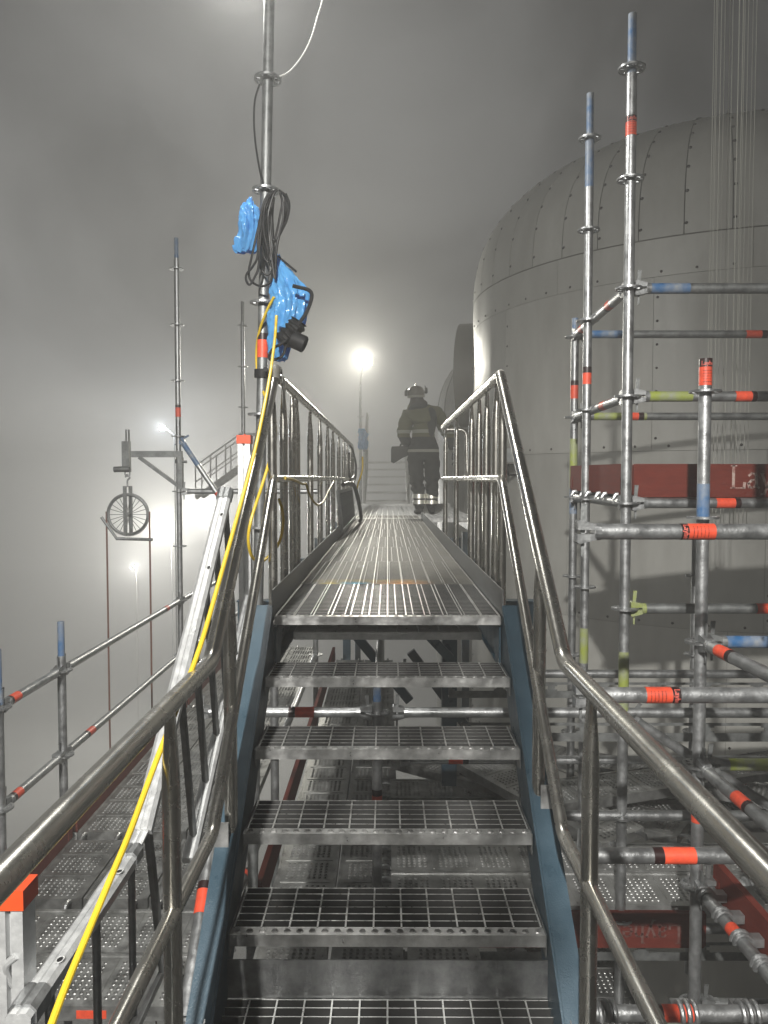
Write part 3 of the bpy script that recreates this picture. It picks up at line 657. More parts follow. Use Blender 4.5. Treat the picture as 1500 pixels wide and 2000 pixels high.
for k, z in enumerate((-0.655, -1.155, -1.655)):
    ledger((DX, DY, z), (DX + 0.02, 2.34, z), ['highest ledger slanting towards the camera at the picture edge', 'middle ledger slanting towards the camera behind the handrail', 'lowest slanting ledger carrying plank hooks beside red board'][k], stickers=(0.16 if k == 0 else 0.32,) if k < 2 else (0.3,), group='slanting ledgers at the picture edge')
    ledger((DX, DY, z), (DX + 1.57, DY, z), ['dark ledger with blue end behind the slanting tubes', 'ledger with lime stained end leaving the sticker topped upright', 'lowest ledger leaving the sticker topped upright'][k], paints=[(0.1, 0.34, 'blue_mark')] if k == 0 else ([(0.12, 0.9, 'lime_mark')] if k == 1 else []), head_mat=('galv_dull', 'galv'), tubemat='galv_dull')
# ledgers of the tank row, running away from the stair
for k, z in enumerate(LV[:4]):
    lab = ['top ledger with blue end leaving the tallest upright', 'ledger with lime end leaving the tallest upright', 'ledger under the red lettered board', 'ledger with lime green wedge head leaving the tallest upright'][k]
    pt = [[(0.1, 0.28, 'blue_mark')], [(0.1, 0.3, 'lime_mark')], [], []][k]
    ledger((AX, AY, z), (AX + 2.57, AY, z), lab, paints=pt, stickers=[(), (0.5,), (0.42,), (0.62,)][k], head_mat=('lime_mark' if k == 3 else 'galv', 'galv'), tubemat='galv' if k in (1, 2) else 'galv_dull')
for k, z in enumerate((0.9, 0.39, -0.115)):
    lab = ['highest thin ledger behind the two tall uprights', 'middle ledger behind the tall uprights, lime green end', 'ledger behind the red lettered board'][k]
    ledger((CX, CY, z), (CX + 2.57, CY, z), lab, paints=[[(0.1, 0.3, 'blue_mark')], [(0.12, 0.45, 'lime_mark')], []][k], stickers=[(1.06,), (0.32,), ()][k], tubemat='galv_dull', head_mat=('galv_dull', 'galv'))
for k, z in enumerate((0.885, 0.385, -0.115)):
    ledger((AX, AY, z), (CX, CY, z + (0.01 if k == 0 else 0.0)), ['highest short tube linking the tall uprights, two red bands', 'lower short tube linking the tall uprights, one red band', 'short tube with hooks at the end of the red board'][k], stickers=[(0.3, 0.95), (0.38,), ()][k])
for k in range(5):
    p_ = Vector((AX, AY, -0.115)).lerp(Vector((CX, CY, -0.115)), [0.12, 0.25, 0.37, 0.5, 0.93][k])
toe_board((AX + 0.045, AY + 0.045, -0.088), (AX + 2.55, AY + 0.045, -0.088), 'red toe board with pale lettering between the tall upright and picture edge', 0.158, text=(-1, 0.46, 0.105, False, 'letter'))
toe_board((AX + 0.02, AY + 0.1, -0.078), (CX - 0.02, CY - 0.06, -0.07), 'short red toe board seen between the two tall uprights', 0.15)
for k in range(3): plank((AX + 0.05, AY + 0.25 + 0.325 * k, -0.075), (AX + 2.52, AY + 0.25 + 0.325 * k, -0.075), ['front', 'middle', 'rear'][k] + ' deck plank behind the red lettered toe board', group='planks behind the lettered board')
# lower levels by the tank
for k, (y, z) in enumerate(((BY, -1.115), (AY, -1.115), (BY, -1.615), (AY, -1.615))):
    ledger((0.0 if k % 2 else 0.05, y if k % 2 else y, z), (2.69, y, z), ['far ledger above a slotted beam, below the tank seam', 'ledger running from the middle post towards the tank above slotted beam', 'thin ledger above the loose tilted planks', 'ledger in front of the loose tilted planks'][k], (1, 0), stickers=[(), (), (0.3,), ()][k])
slot_beam((0.35, BY, -1.165), (2.7, BY, -1.165), 'slotted steel beam below the far ledger')
slot_beam((0.35, AY, -1.165), (2.7, AY, -1.165), 'slotted steel beam below the nearer ledger')
standard(-0.05, AY, -0.88, -3.2, [-1.115, -1.615, -2.115], 'blue topped upright in the middle under the stair', (0.18, 'blue_mark'), (-1.62 + 0.02,))
ledger((-0.05, AY, -1.115), (-0.93, AY, -1.115), 'ledger with red sticker crossing under the stair treads', stickers=(0.30,), flips=(), lettered=())
ledger((-0.05, AY + 0.0, -2.17), (-0.93, AY, -2.17), 'low ledger under the planks below the stair')
ledger((-0.05, AY, -2.17), (2.7, AY, -2.17), 'low ledger under the lettered board below the stair', (1, 0))
ledger((-0.05, 6.2, -1.115), (-0.05, AY, -1.115), 'tube running away under the walkway')
standard(-0.05, 6.2, -0.78, -3.2, [-1.115, -1.615, -2.115], 'far upright seen between the upper treads', (0.1, 'blue_mark'))
DZ = -2.1
for k in range(2):
    x = -0.43 + 0.33 * k
    plank((x, AY + 0.06, DZ), (x, 6.2, DZ), ['plank beside the inner red board, seen between treads', 'plank next to the middle post, seen between treads'][k])
    plank((x, 6.26, DZ), (x, 8.83, DZ), ['further plank beside the inner red board under walkway', 'further plank behind the middle post under walkway'][k])
for k in range(3): plank((-0.43 + 0.34 * k, 2.25, DZ - 0.01), (-0.43 + 0.34 * k, AY - 0.06, DZ - 0.01), ['near plank beside the stringer below the lowest tread', 'near middle plank below the lowest tread', 'near plank on the tank side below the lowest tread'][k])
toe_board((-0.62, AY, DZ), (-0.62, 8.8, DZ), 'inner red toe board running under the stair and walkway', 0.16)
for k in range(2):
    plank((0.02, AY + 0.19 + 0.33 * k, DZ + 0.02), (2.6, AY + 0.19 + 0.33 * k, DZ + 0.02), ['crosswise plank nearest the upside down board', 'crosswise plank behind the nearest one under stair'][k], m='deck_alu')
toe_board((0.03, AY - 0.03, DZ - 0.14), (1.52, AY - 0.03, DZ - 0.14), 'dark red toe board with upside down lettering below the stair', 0.17, text=(-1, 1.37, 0.088, True, 'letter_dim'), brackets=False)
for k, (x0, y0, x1, y1, z, tl) in enumerate(((0.12, 5.6, 1.75, 4.42, DZ + 0.06, 0.0), (0.30, 5.9, 1.2, 4.35, DZ + 0.13, 0.06), (1.0, 5.5, 2.6, 4.55, DZ + 0.16, -0.05), (0.02, 4.75, 2.5, 4.75, DZ + 0.01, 0.0), (0.02, 5.1, 2.5, 5.1, DZ + 0.01, 0.0), (0.9, 4.55, 2.7, 5.15, DZ + 0.20, 0.03))):
    d_ = Vector((x1 - x0, y1 - y0, 0)); d_ = d_.normalized() * round(d_.length * 2) / 2
    plank((x0, y0, z), (x0 + d_.x, y0 + d_.y, z), ['loose plank lying slantwise on the lower deck', 'loose plank lying on top, pointing at the stair', 'loose plank tilted against the tank side', 'crosswise plank under the loose ones', 'rear crosswise plank under the loose ones', 'loose plank behind the handrail post, topmost of its heap'][k], tilt=tl, m='deck' if k != 1 else 'deck_alu', group='loose planks on the lower deck')
# lower deck at the picture edge
toe_board((DX + 0.09, DY + 0.02, -1.70), (DX + 0.11, 1.6, -1.70), 'bright red toe board slanting out of the lower picture corner', 0.14)
for k in range(4):
    t_ = 0.12 + 0.2 * k; p_ = Vector((DX, DY, -1.655)).lerp(Vector((DX + 0.02, 2.34, -1.655)), t_)
    hk = thing('plank_claw', ['topmost', 'second', 'third', 'lowest'][k] + ' plank claw on the slanting ledger beside the red board', 'claw', p_, None, 'plank claws over the slanting ledger')
    for q in (-0.012, 0.012): part('claw_ring', MB().path([(0.031 * math.cos(a_), q, 0.031 * math.sin(a_)) for a_ in [R_(-60 + 25 * j) for j in range(11)]], 0.0085, 8), 'galv', hk)
    part('claw_root', MB().b2(0.03, 0.09, -0.02, 0.02, -0.012, 0.02), 'galv', hk)
for k in range(3): plank((DX + 0.30 + 0.33 * k, 2.4, -1.63), (DX + 0.30 + 0.33 * k, 3.02, -1.63), ['first', 'second', 'third'][k] + ' short plank beyond the bright red corner board', group='planks beyond the corner board')
for k in range(2): plank((0.75 + 0.33 * k, 3.0, -2.55), (0.75 + 0.33 * k, 4.2, -2.55), ['dark plank lowest behind the handrail post', 'dark lowest plank nearer the picture edge'][k], group='dark planks low behind the handrail post')
for k, x in enumerate((0.68, 0.93, 1.12)):
    hk = thing('plank_claw', ['plank claw on the lowest ledger beside the handrail post', 'plank claw on the lowest ledger next to its red sticker', 'plank claw on the lowest ledger at the picture edge'][k], 'claw', (x, 2.325, -1.66), (0, 0, math.pi / 2), 'plank claws over the lowest ledger')
    for q in (-0.022, 0.0, 0.022): part('claw_ring', MB().path([(0.031 * math.cos(a_), q, 0.031 * math.sin(a_)) for a_ in [R_(-60 + 25 * j) for j in range(11)]], 0.0085, 8), 'galv', hk)
    part('claw_root', MB().b2(0.03, 0.07, -0.03, 0.03, -0.03, 0.0), 'galv', hk)

standard(0.78, BY, -1.0, -3.2, [-1.115, -1.615, -2.115], 'upright behind the stringer carrying the slotted beams')
standard(1.95, BY + 0.5, -0.3, -3.2, [-0.615, -1.115, -1.615, -2.115], 'upright in the shade before the tank')
ledger((0.78, BY, -1.115), (0.78, 6.2, -1.115), 'tube running away behind the slotted beams')
ledger((1.12, AY, -1.115), (2.69, AY, -2.115), 'diagonal brace sloping down beyond the handrail bend', (1, 1))
ledger((DX, DY, -2.155), (DX + 1.57, DY, -2.155), 'deep ledger behind the corner claws', tubemat='galv_dull')
slot_beam((0.05, AY, -2.24), (2.7, AY, -2.24), 'slotted beam below the upside down board')
for k, x in enumerate((-0.56, -0.47, -0.37)): standard(x, -1.2 - 0.03 * k, 2.0, LZ - 0.2, [1.385, 0.885, 0.385, -0.115], ['outer', 'middle', 'inner'][k] + ' upright of the ladder bay behind the landing, outside the picture')  # unseen tubes added between work light and stair for their shadows
# --- row on the fog side
LX = -1.9; YS = [3.70, 4.43, 7.0, 9.57]
standard(LX, YS[0], -0.83, -3.4, [-1.115, -1.615, -2.115], 'blue tipped upright cut by the picture edge in the lower corner', (0.2, 'blue_mark'), paints=[(-1.1, -1.03, 'blue_mark')])
standard(LX, YS[1], -0.83, -3.4, [-1.115, -1.615, -2.115], 'short grey upright with blue grey spigot standing before the fog', (0.2, 'blue_mark'))
standard(LX, YS[2], 2.16, -3.4, [z for z in up if -3 < z < 2.0], 'tall upright that carries the pulley bracket', (0.18, 'blue_mark'), (0.56,))
standard(-1.79, YS[3], 2.18, -3.4, [z for z in up if -3 < z < 2.0], 'thin distant upright behind the orange capped post', (0.25, 'galv_dull'))
for k in range(3):
    x0, x1 = (LX, LX) if k < 2 else (LX, -1.79)
    for j, z in enumerate((-1.115, -1.615)):
        nm = ['nearest', 'long', 'farthest'][k]
        ledger((x0, YS[k], z), (x1, YS[k + 1], z), '%s %s guard rail tube before the fog' % (nm, ('upper', 'lower')[j]), stickers=[(0.2,), (2.15 if j == 0 else 0.45,), ()][k], group='guard rails before the fog', flips=(0,))
ledger((LX, YS[0], -1.115), (LX, YS[0] - 1.57, -1.115), 'upper guard rail tube leaving the picture at its edge', group='guard rails before the fog')
ledger((LX, YS[2], -0.115), (-0.6, YS[2], -0.115), 'crosswise tube leaving the pulley upright', (1, 0))
ledger((LX, YS[2], 0.385), (-1.45, YS[2] - 0.05, -0.27), 'slanted brace with blue end and red band beside the pulley upright', (1, 0), stickers=(0.62,), paints=[(0.09, 0.32, 'blue_mark')], head_mat=('blue_mark', 'galv'))
for j in range(3):
    x = -1.69 + 0.33 * j; nm = ['outer', 'middle', 'inner'][j]
    plank((x, YS[1] + 0.05, DZ), (x, YS[2] - 0.05, DZ), nm + ' long plank of the fog side deck')
    plank((x, YS[0] + 0.05, DZ), (x, YS[1] - 0.05, DZ), nm + ' short plank of the fog side deck')
    plank((x, YS[2] + 0.05, DZ), (x, YS[3] - 0.05, DZ), nm + ' distant plank of the fog side deck')
for j in range(2): plank((-1.86, YS[0] - 0.56 + 0.35 * j, DZ - 0.005), (-0.76, YS[0] - 0.56 + 0.35 * j, DZ - 0.005), ['front', 'rear'][j] + ' crosswise plank in the lower corner by the orange cap', W_=0.34)
part('sticker', MB().b2(0.62, 0.74, 0.1705, 0.1725, -0.045, -0.012), 'tape', bpy.data.objects['deck_plank.%03d' % (len([q for q in bpy.data.objects if q.name.startswith('deck_plank')]) - 2)], (0, -0.3425, 0))
for k in range(3):
    toe_board((LX + 0.045, YS[k] + (0.03 if k else 0.04), DZ), (LX + 0.045, YS[k + 1] - 0.03, DZ), ['nearest red toe board behind the orange cap', 'long red toe board before the fog', 'distant red toe board before the fog'][k], 0.19)
toe_board((LX + 0.045, 2.2, DZ), (LX + 0.045, YS[0] - 0.03, DZ), 'red toe board leaving the picture at its edge', 0.19)
for k, y in enumerate(YS[:3]): ledger((LX, y, -2.165), (-0.8, y, -2.165), ['crosswise tube under the near plank joint', 'crosswise tube under the second plank joint', 'crosswise tube under the far plank joint'][k], (1, 0))
ledger((LX, 2.93, -2.2), (-0.82, 2.93, -2.2), 'open ended tube low in the corner below the planks', (0, 0))
p_ = thing('scaffold_standard', 'leaning tube with blue mouth and red band beside the stringer', 'scaffold tube', P(362, 1990, 2.35), frame_rot(P(418, 1606, 2.9) - P(362, 1990, 2.35)), 'upright scaffold tubes')
L_ = (P(418, 1606, 2.9) - P(362, 1990, 2.35)).length
part('tube', MB().hollow((0, 0, 0), (L_ - 0.1, 0, 0), TUBE, TUBE - 0.003), 'galv', p_); part('mouth', MB().hollow((L_ - 0.13, 0, 0), (L_, 0, 0), 0.0195, 0.0165), 'blue_mark', p_); sticker(p_, 0.32, 'x')
ledger(P(455, 1760, 3.3), P(505, 1640, 4.4), 'brace with red band glimpsed below the third tread', (0, 0), stickers=(0.35,))
standard(-0.66, 4.43, -1.2, -3.4, [-1.615, -2.115], 'upright glimpsed between the stringer and the inner board')
standard(-0.66, 7.0, -1.0, -3.4, [-1.115, -1.615, -2.115], 'distant upright glimpsed under the walkway')
ledger((-0.66, 4.43, -1.615), (-0.66, 7.0, -1.615), 'tube running away beside the inner red board')

# ================================================================== pulley on its bracket
br = thing('pulley_bracket', 'grey triangular steel bracket sticking out from the pulley upright', 'bracket', (LX, YS[2], 0))
bz = lambda py: P(300, py, 7.0).z
bxx = lambda px: P(px, 900, 7.0).x - LX
part('arm', MB().b2(bxx(258), bxx(356), -0.025, 0.025, bz(893), bz(881)), 'galv_dull', br)
part('strut', bar(MB(), (bxx(272), 0, bz(893)), (bxx(356), 0, bz(955)), 0.03, 0.04, Vector((0, 1, 0))), 'galv_dull', br)
part('back_plate', MB().b2(bxx(348), bxx(357), -0.03, 0.03, bz(955), bz(893)), 'galv_dull', br)
part('clamp', MB().hollow((0, 0, bz(905)), (0, 0, bz(897)), 0.034, TUBE + 0.001), 'galv_dull', br)
part('clamp_bolt', MB().path([(0.02, -0.02, bz(902)), (0.08, -0.02, bz(902))], 0.012, 8), 'galv_dull', br)
part('socket', MB().b2(bxx(240), bxx(254), -0.03, 0.03, bz(922), bz(862)), 'galv_dull', br)
part('pin_tube', MB().hollow((bxx(250), 0, bz(880)), (bxx(250), 0, bz(839)), 0.02, 0.016), 'galv', br)
part('stub_tube', MB().hollow((bxx(226), -0.045, bz(917)), (bxx(256), -0.045, bz(916)), 0.026, 0.021), 'galv_dull', br)
pw = thing('rope_pulley', 'spoked rope wheel hanging below the grey bracket', 'pulley', P(250, 1005, 7.0)); pc = P(250, 1005, 7.0)
rr = 0.18
part('rim', MB().path([(rr * math.cos(a_ * math.pi / 24), 0, rr * math.sin(a_ * math.pi / 24)) for a_ in range(48)], 0.013, 8, closed=True), 'galv_dull', pw)
part('rim_groove', MB().path([(rr * 1.06 * math.cos(a_ * math.pi / 24), 0, rr * 1.06 * math.sin(a_ * math.pi / 24)) for a_ in range(48)], 0.008, 6, closed=True), 'galv', pw)
for k in range(22):
    a_ = 2 * math.pi * k / 22; link('spoke', cached(('spoke',), 'galv_dull', lambda mb: mb.tube((0.015, 0, 0), (rr - 0.01, 0, 0), 0.003, 6)), pw, (0, 0.012 * (-1) ** k, 0), (0, a_, 0))
part('hub', MB().path([(0, -0.045, 0), (0, 0.045, 0)], 0.02, 12), 'galv_dull', pw)
for y in (-0.035, 0.035): part('fork', MB().b2(-0.017 + y * 0.4, 0.017 + y * 0.4, y - 0.003, y + 0.003, -0.19, 0.26), 'galv_dull', pw)
part('hook', MB().path(smoothpath([(0, 0, 0.25), (0.0, 0, 0.31), (0.02, 0, 0.335), (0.0, 0, 0.365), (-0.02, 0, 0.34)], 5), 0.008, 8), 'galv', pw)
part('shackle', MB().path(fillet([(-0.022, 0, 0.44), (-0.022, 0, 0.35), (0.022, 0, 0.35), (0.022, 0, 0.44)], 0.02, 4), 0.006, 8), 'galv', pw)
part('rope_guide', MB().path([P(198, 1010, 7.0) - pc, P(228, 1052, 7.0) - pc, P(298, 1054, 7.0) - pc], 0.014, 8), 'galv_dull', pw)
for px, sx_, lab in ((208, 203, 'brown hoist rope hanging from the rim on the bracket tip side'), (292, 297, 'brown hoist rope hanging from the rim nearer the upright')):
    a_ = P(px, 1010, 7.0); r_ = thing('hoist_rope', lab, 'rope', (a_.x, 7.0, GZ), None, 'hoist ropes')
    part('strand', MB().path([(0, 0, 0), (0.0, 0, (a_.z - GZ) * 0.7), (0, 0, a_.z - GZ + 0.05)], 0.0085, 8), 'rope', r_)

# ================================================================== aluminium guard beside the stair
ap = thing('guard_post', 'aluminium channel post with a bright orange cap in the lower corner', 'post', P(28, 1760, 1.66) - Vector((0, 0, 2.2)), None, 'orange capped posts')
def cpost(parent, L_):
    part('channel', MB().b2(-0.032, -0.006, -0.03, 0.03, 0, L_).b2(0.006, 0.032, -0.03, 0.03, 0, L_).b2(-0.006, 0.006, -0.01, 0.028, 0, L_), 'alu', parent)
    part('cap', MB().prism([(-0.037, -0.036), (0.037, -0.036), (0.037, 0.036), (-0.037, 0.036)], L_ - 0.002, L_ + 0.042, lambda u, v, t: (u, v, t)), 'cap_orange', parent)
    part('cap_button', MB().lathe([(0.006, L_ + 0.042), (0.006, L_ + 0.047), (0.003, L_ + 0.049)], 10), 'cap_orange', parent)
cpost(ap, 2.2)
fp_ = P(478, 866, 4.1)
ap2 = thing('guard_post', 'distant aluminium channel post with orange cap behind the handrail', 'post', fp_ - Vector((0, 0, 2.4)), None, 'orange capped posts'); cpost(ap2, 2.4)
AXX = -0.77
U1, U2, U3 = Vector((AXX, 3.66, -0.06)), Vector((AXX, 2.34, -1.125)), Vector((AXX, 1.55, -1.13))
V1, V2 = Vector((AXX + 0.03, 4.1, -0.62)), Vector((AXX + 0.03, 2.8, -1.42)); V3, V4 = Vector((AXX, 2.56, -1.64)), Vector((AXX, 1.2, -1.64))
al = thing('alu_guard', 'aluminium stair guard of folded chords and struts beside the polished handrail', 'railing', (AXX, 2.34, -2.2))
O_ = Vector((AXX, 2.34, -2.2))
def chord(mb, a, b, w=0.05, h=0.034):
    a, b = a - O_, b - O_; d = (b - a); rot = frame_rot(d).to_matrix(); L_ = d.length
    prof = [(-w / 2, -h / 2), (-w / 2, h * 0.2), (-w * 0.3, h / 2), (-w * 0.06, h / 2), (0, h * 0.4), (w * 0.06, h / 2), (w * 0.3, h / 2), (w / 2, h * 0.2), (w / 2, -h / 2)]
    return mb.prism(prof, 0, L_, lambda u, v, t: a + rot @ Vector((t, u, v)))
def slots(ch, a, b, n, w=0.05, h=0.034):
    d = b - a; rot = frame_rot(d).to_matrix()
    for k in range(n):
        c = a - O_ + d * ((k + 0.55) / n) + rot @ Vector((0, 0.013, h / 2 + 0.0005))
        part('slot_rim', MB().path([c + rot @ Vector((0.012 * math.cos(t * math.pi / 6), 0.008 * math.sin(t * math.pi / 6), 0.001)) for t in range(12)], 0.0018, 6, closed=True), 'alu', ch)
        part('slot', MB().add([c + rot @ Vector((0.011 * math.cos(t * math.pi / 6), 0.007 * math.sin(t * math.pi / 6), 0.0008)) for t in range(12)], [tuple(range(12))]), 'black', ch)  # black disc painted in for the dark inside of the hole
c1 = part('upper_chord', chord(MB(), U1, U2 + Vector((0, 0.02, 0.02)), 0.062), 'alu', al, smooth=20); slots(c1, U1, U2, 5)
c2 = part('upper_chord', chord(MB(), U2 + Vector((0, -0.06, -0.004)), U3, 0.055), 'alu', al, smooth=20); slots(c2, U2, U3, 2)
part('elbow_strap', chord(MB(), U2 + Vector((0, 0.03, 0.027)), U2 + Vector((0, -0.075, 0.005)), 0.045, 0.012), 'alu', al)
part('sleeve', chord(MB(), U2 + Vector((0, -0.06, 0.004)), U2 + Vector((0, -0.12, 0.003)), 0.062, 0.04), 'galv', al, smooth=20)
part('sleeve', chord(MB(), U1 + Vector((0, 0.0, 0.006)), U1 + Vector((0, -0.05, -0.036)), 0.07, 0.042), 'galv', al, smooth=20)
part('sleeve', chord(MB(), U3 + Vector((0, 0.09, 0.004)), U3 + Vector((0, 0.02, 0.003)), 0.062, 0.042), 'galv', al, smooth=20)
part('end_clip', MB().path(fillet([U3 + Vector((-0.02, 0.1, 0.0)) - O_, U3 + Vector((-0.06, 0.1, 0.01)) - O_, U3 + Vector((-0.065, 0.08, 0.07)) - O_, U3 + Vector((-0.04, 0.08, 0.09)) - O_], 0.02, 4), 0.008, 8), 'alu', al)
part('lower_chord', chord(MB(), V1, V2, 0.05), 'alu', al, smooth=20)
part('lower_chord', chord(MB(), V3, V4, 0.05), 'alu', al, smooth=20)
for k in range(7):
    t = 0.02 + k * 0.155; a_ = U1.lerp(U2, t); b_ = V1.lerp(V2, min(1.0, t * 1.02 + 0.02))
    b_ = Vector((a_.x + 0.03, a_.y + 0.06, V1.z + (a_.y + 0.06 - V1.y) * (V2.z - V1.z) / (V2.y - V1.y)))
    part('strut', bar(MB(), a_ - O_, b_ - O_, 0.024, 0.016), 'galv_dull', al)
for y in (2.26, 1.98, 1.7): part('strut', MB().tube(Vector((AXX, y, -1.145)) - O_, Vector((AXX, y, -1.65)) - O_, 0.011, 12), 'galv', al)

# ================================================================== light mast with bags and cables
mtop, mbot = P(529, -170, 3.52), P(501, 1330, 3.52)
mast = thing('light_mast', 'tall bare scaffold pole hung with blue bags and cable, lamp overhead', 'pole', mbot, frame_rot(mtop - mbot))
ML = (mtop - mbot).length; zof = lambda py: (P(515, py, 3.52).z - mbot.z) / (mtop.z - mbot.z) * ML
part('tube', MB().hollow((-1.8, 0, 0), (ML, 0, 0), TUBE, TUBE - 0.003), 'galv_dull', mast)
for py in (155, 372, 592, 810, 1030):
    link('rosette', cached(('rosette',), 'galv', rosette_mb, 30), mast, (zof(py), 0, 0), (0, R_(90), 0))
sticker(mast, zof(699), 'x', ln=0.075)
part('coupler', MB().hollow((zof(738), 0, 0), (zof(722), 0, 0), 0.036, TUBE + 0.001), 'black', mast)
part('coupler_bolt', MB().path([(zof(730), 0.02, 0.03), (zof(730), 0.09, 0.03)], 0.011, 8), 'black', mast)
part('coupler_bolt', MB().path([(zof(727), -0.03, -0.03), (zof(727), -0.10, -0.03)], 0.011, 8), 'black', mast)
# flood lamp on the mast top, just above the picture
lm = thing('flood_lamp', 'lit flood lamp on top of the bag hung mast', 'lamp', mtop)
part('housing', MB().b2(-0.16, 0.16, -0.03, 0.03, -0.12, 0.12), 'galv_dull', lm, (-0.14, 0.12, 0.06), (R_(-80), 0, R_(22)))
part('lens', MB().b2(-0.15, 0.15, -0.036, -0.031, -0.11, 0.11), 'lamp_glow', lm, (-0.14, 0.12, 0.06), (R_(-80), 0, R_(22)))
part('yoke', MB().path([(0, 0, -0.02), (0, 0.0, 0.06), (-0.1, 0.08, 0.085)], 0.014, 8), 'galv_dull', lm)
def lamp(name, loc, energy, rad, col=(1.0, 0.96, 0.84), spot=None, rot=None):
    d = bpy.data.lights.new(name, 'SPOT' if spot else 'POINT'); d.energy = energy; d.shadow_soft_size = rad; d.color = col
    if spot: d.spot_size = spot; d.spot_blend = 0.85
    o = bpy.data.objects.new(name, d); COL.objects.link(o); o.location = loc
    if rot is not None: o.rotation_euler = rot
    return o
lamp('mast_light', mtop + Vector((-0.15, 0.13, -0.12)), 175, 0.07, (1.0, 0.985, 0.93))
# blue bags: rows of (px, py, half width px, half depth m)
def bag(rows_, d, label, ple=7, amp=0.16, ph=0.0, name='plastic_bag'):
    seg = 72; vs_ = []; base = P(rows_[-1][0], rows_[-1][1], d); k_ = d / F_PX
    sub = []
    for i in range(len(rows_) - 1):
        for t in range(9):
            q = t / 9; sub.append([a * (1 - q) + b * q for a, b in zip(rows_[i], rows_[i + 1])])
    sub.append(list(rows_[-1]))
    for i, (px, py, hw, hd) in enumerate(sub):
        c = P(px, py, d) - base; w = i / len(sub)
        for j in range(seg):
            a_ = 2 * math.pi * j / seg
            f = 1 + amp * math.sin(ple * a_ + ph + 1.8 * math.sin(w * 5 + ph)) * (0.55 + 0.45 * math.sin(w * 9 + 2 * a_)) + 0.35 * amp * math.sin(13 * a_ + 7 * w)
            nv = noise.noise(Vector((3.2 * math.cos(a_), 3.2 * math.sin(a_), w * 6 + ph * 5))) + 0.6 * noise.noise(Vector((7 * math.cos(a_), 7 * math.sin(a_), w * 15 + ph)))
            nv += 0.45 * (1 - 2.2 * abs(noise.noise(Vector((5 * math.cos(a_) + 3, 5 * math.sin(a_), w * 11 - ph * 3)))))
            f += 0.17 * nv
            vs_.append(c + Vector((hw * k_ * f * math.cos(a_), hd * f * math.sin(a_), 0.012 * nv)))
    n = len(sub); fs = [(i * seg + j, i * seg + (j + 1) % seg, (i + 1) * seg + (j + 1) % seg, (i + 1) * seg + j) for i in range(n - 1) for j in range(seg)]
    fs += [tuple(range(seg))[::-1], tuple((n - 1) * seg + j for j in range(seg))]
    return thing(name, label, 'plastic bag', base, None, 'blue plastic bags', data=MB().add(vs_, fs).mesh('bag', 'bag', 50))
bag([(490, 388, 2, .006), (487, 400, 9, .03), (486, 412, 16, .05), (488, 435, 19, .06), (488, 460, 20, .055), (484, 475, 22, .04), (480, 490, 21, .02), (480, 493, 20, .012)], 3.5, 'small blue plastic bag on the outer side of the mast', 6, 0.17, 0.6)
bag([(543, 500, 3, .008), (547, 520, 10, .03), (556, 545, 22, .05), (564, 575, 33, .07), (567, 600, 34, .075), (562, 625, 34, .075), (554, 650, 27, .065), (546, 672, 20, .05), (543, 692, 17, .035), (545, 703, 14, .02)], 3.45, 'large blue plastic bag tied to the mast above the handrail', 8, 0.15, 1.3)
k_ = P(575, 655, 3.36)
lamp_b = thing('camera_unit', 'black device with a round lens sticking out of the large blue bag', 'device', k_)
part('body', MB().path(smoothpath([(-0.06, 0.0, -0.03), (-0.03, 0, 0.0), (0.0, 0, 0.03), (0.02, 0, 0.06)], 5), [0.03 + 0.014 * abs(math.sin(i * 0.9)) for i in range(16)], 9), 'black', lamp_b)
part('barrel', MB().lathe([(0.034, -0.01), (0.037, 0.0), (0.037, 0.05), (0.03, 0.055), (0.028, 0.04)], 20, 'x'), 'black', lamp_b, (0.0, -0.02, -0.022), (0, R_(25), 0))
part('strap', MB().path(smoothpath([(0.02, -0.03, 0.04), (0.06, -0.03, 0.10), (0.075, -0.02, 0.18), (0.0, -0.05, 0.20)], 6), 0.008, 8), 'black', lamp_b)
part('lead', MB().path(smoothpath([(-0.03, -0.04, -0.03), (-0.09, -0.05, -0.07), (-0.10, -0.05, -0.11), (-0.05, -0.05, -0.10), (-0.03, -0.04, -0.05)], 6), 0.006, 8), 'black_cable', lamp_b)
# coil of black cable
cb = P(540, 372, 3.44)
coil = thing('cable_coil', 'coil of black cable hooked over the mast flange between the bags', 'cable', cb)
def px_(px, py, dd=0.0): return P(px, py, 3.44 + dd) - cb
loops = [
 [(540, 370), (520, 385), (508, 430), (505, 480), (508, 520), (522, 537), (535, 520), (540, 480), (548, 450), (556, 415), (556, 385), (545, 371)],
 [(541, 371), (524, 383), (514, 420), (512, 470), (515, 500), (525, 512), (536, 500), (542, 470), (552, 440), (561, 410), (560, 385), (546, 372)],
 [(538, 372), (518, 390), (503, 450), (492, 500), (486, 530), (490, 548), (505, 558), (520, 557), (530, 545), (534, 500), (534, 470), (532, 420), (535, 385)],
 [(541, 370), (528, 385), (530, 430), (533, 470), (536, 471), (541, 450), (547, 420), (551, 395), (547, 376)],
 [(539, 371), (516, 395), (505, 455), (503, 500), (494, 520), (482, 535), (481, 548), (488, 556), (498, 540), (505, 520), (508, 470), (516, 420), (530, 380)],
 [(542, 370), (530, 378), (517, 405), (515, 450), (522, 485), (527, 515), (537, 520), (538, 490), (546, 460), (560, 430), (565, 400), (558, 378)],
 [(541, 371), (533, 384), (524, 420), (526, 460), (530, 500), (537, 545), (540, 490), (545, 462), (553, 430), (553, 395)]]
for i, lp in enumerate(loops): part('cable_turn', MB().path(smoothpath([px_(a, b, -0.012 * i + 0.01 * math.sin(b * 0.05)) for a, b in lp], 6), 0.0052, 8), 'black_cable', coil)
part('cable_end', MB().path(smoothpath([px_(541, 500), (px_(560, 515)), px_(579, 531)], 5), 0.005, 8), 'black_cable', coil)
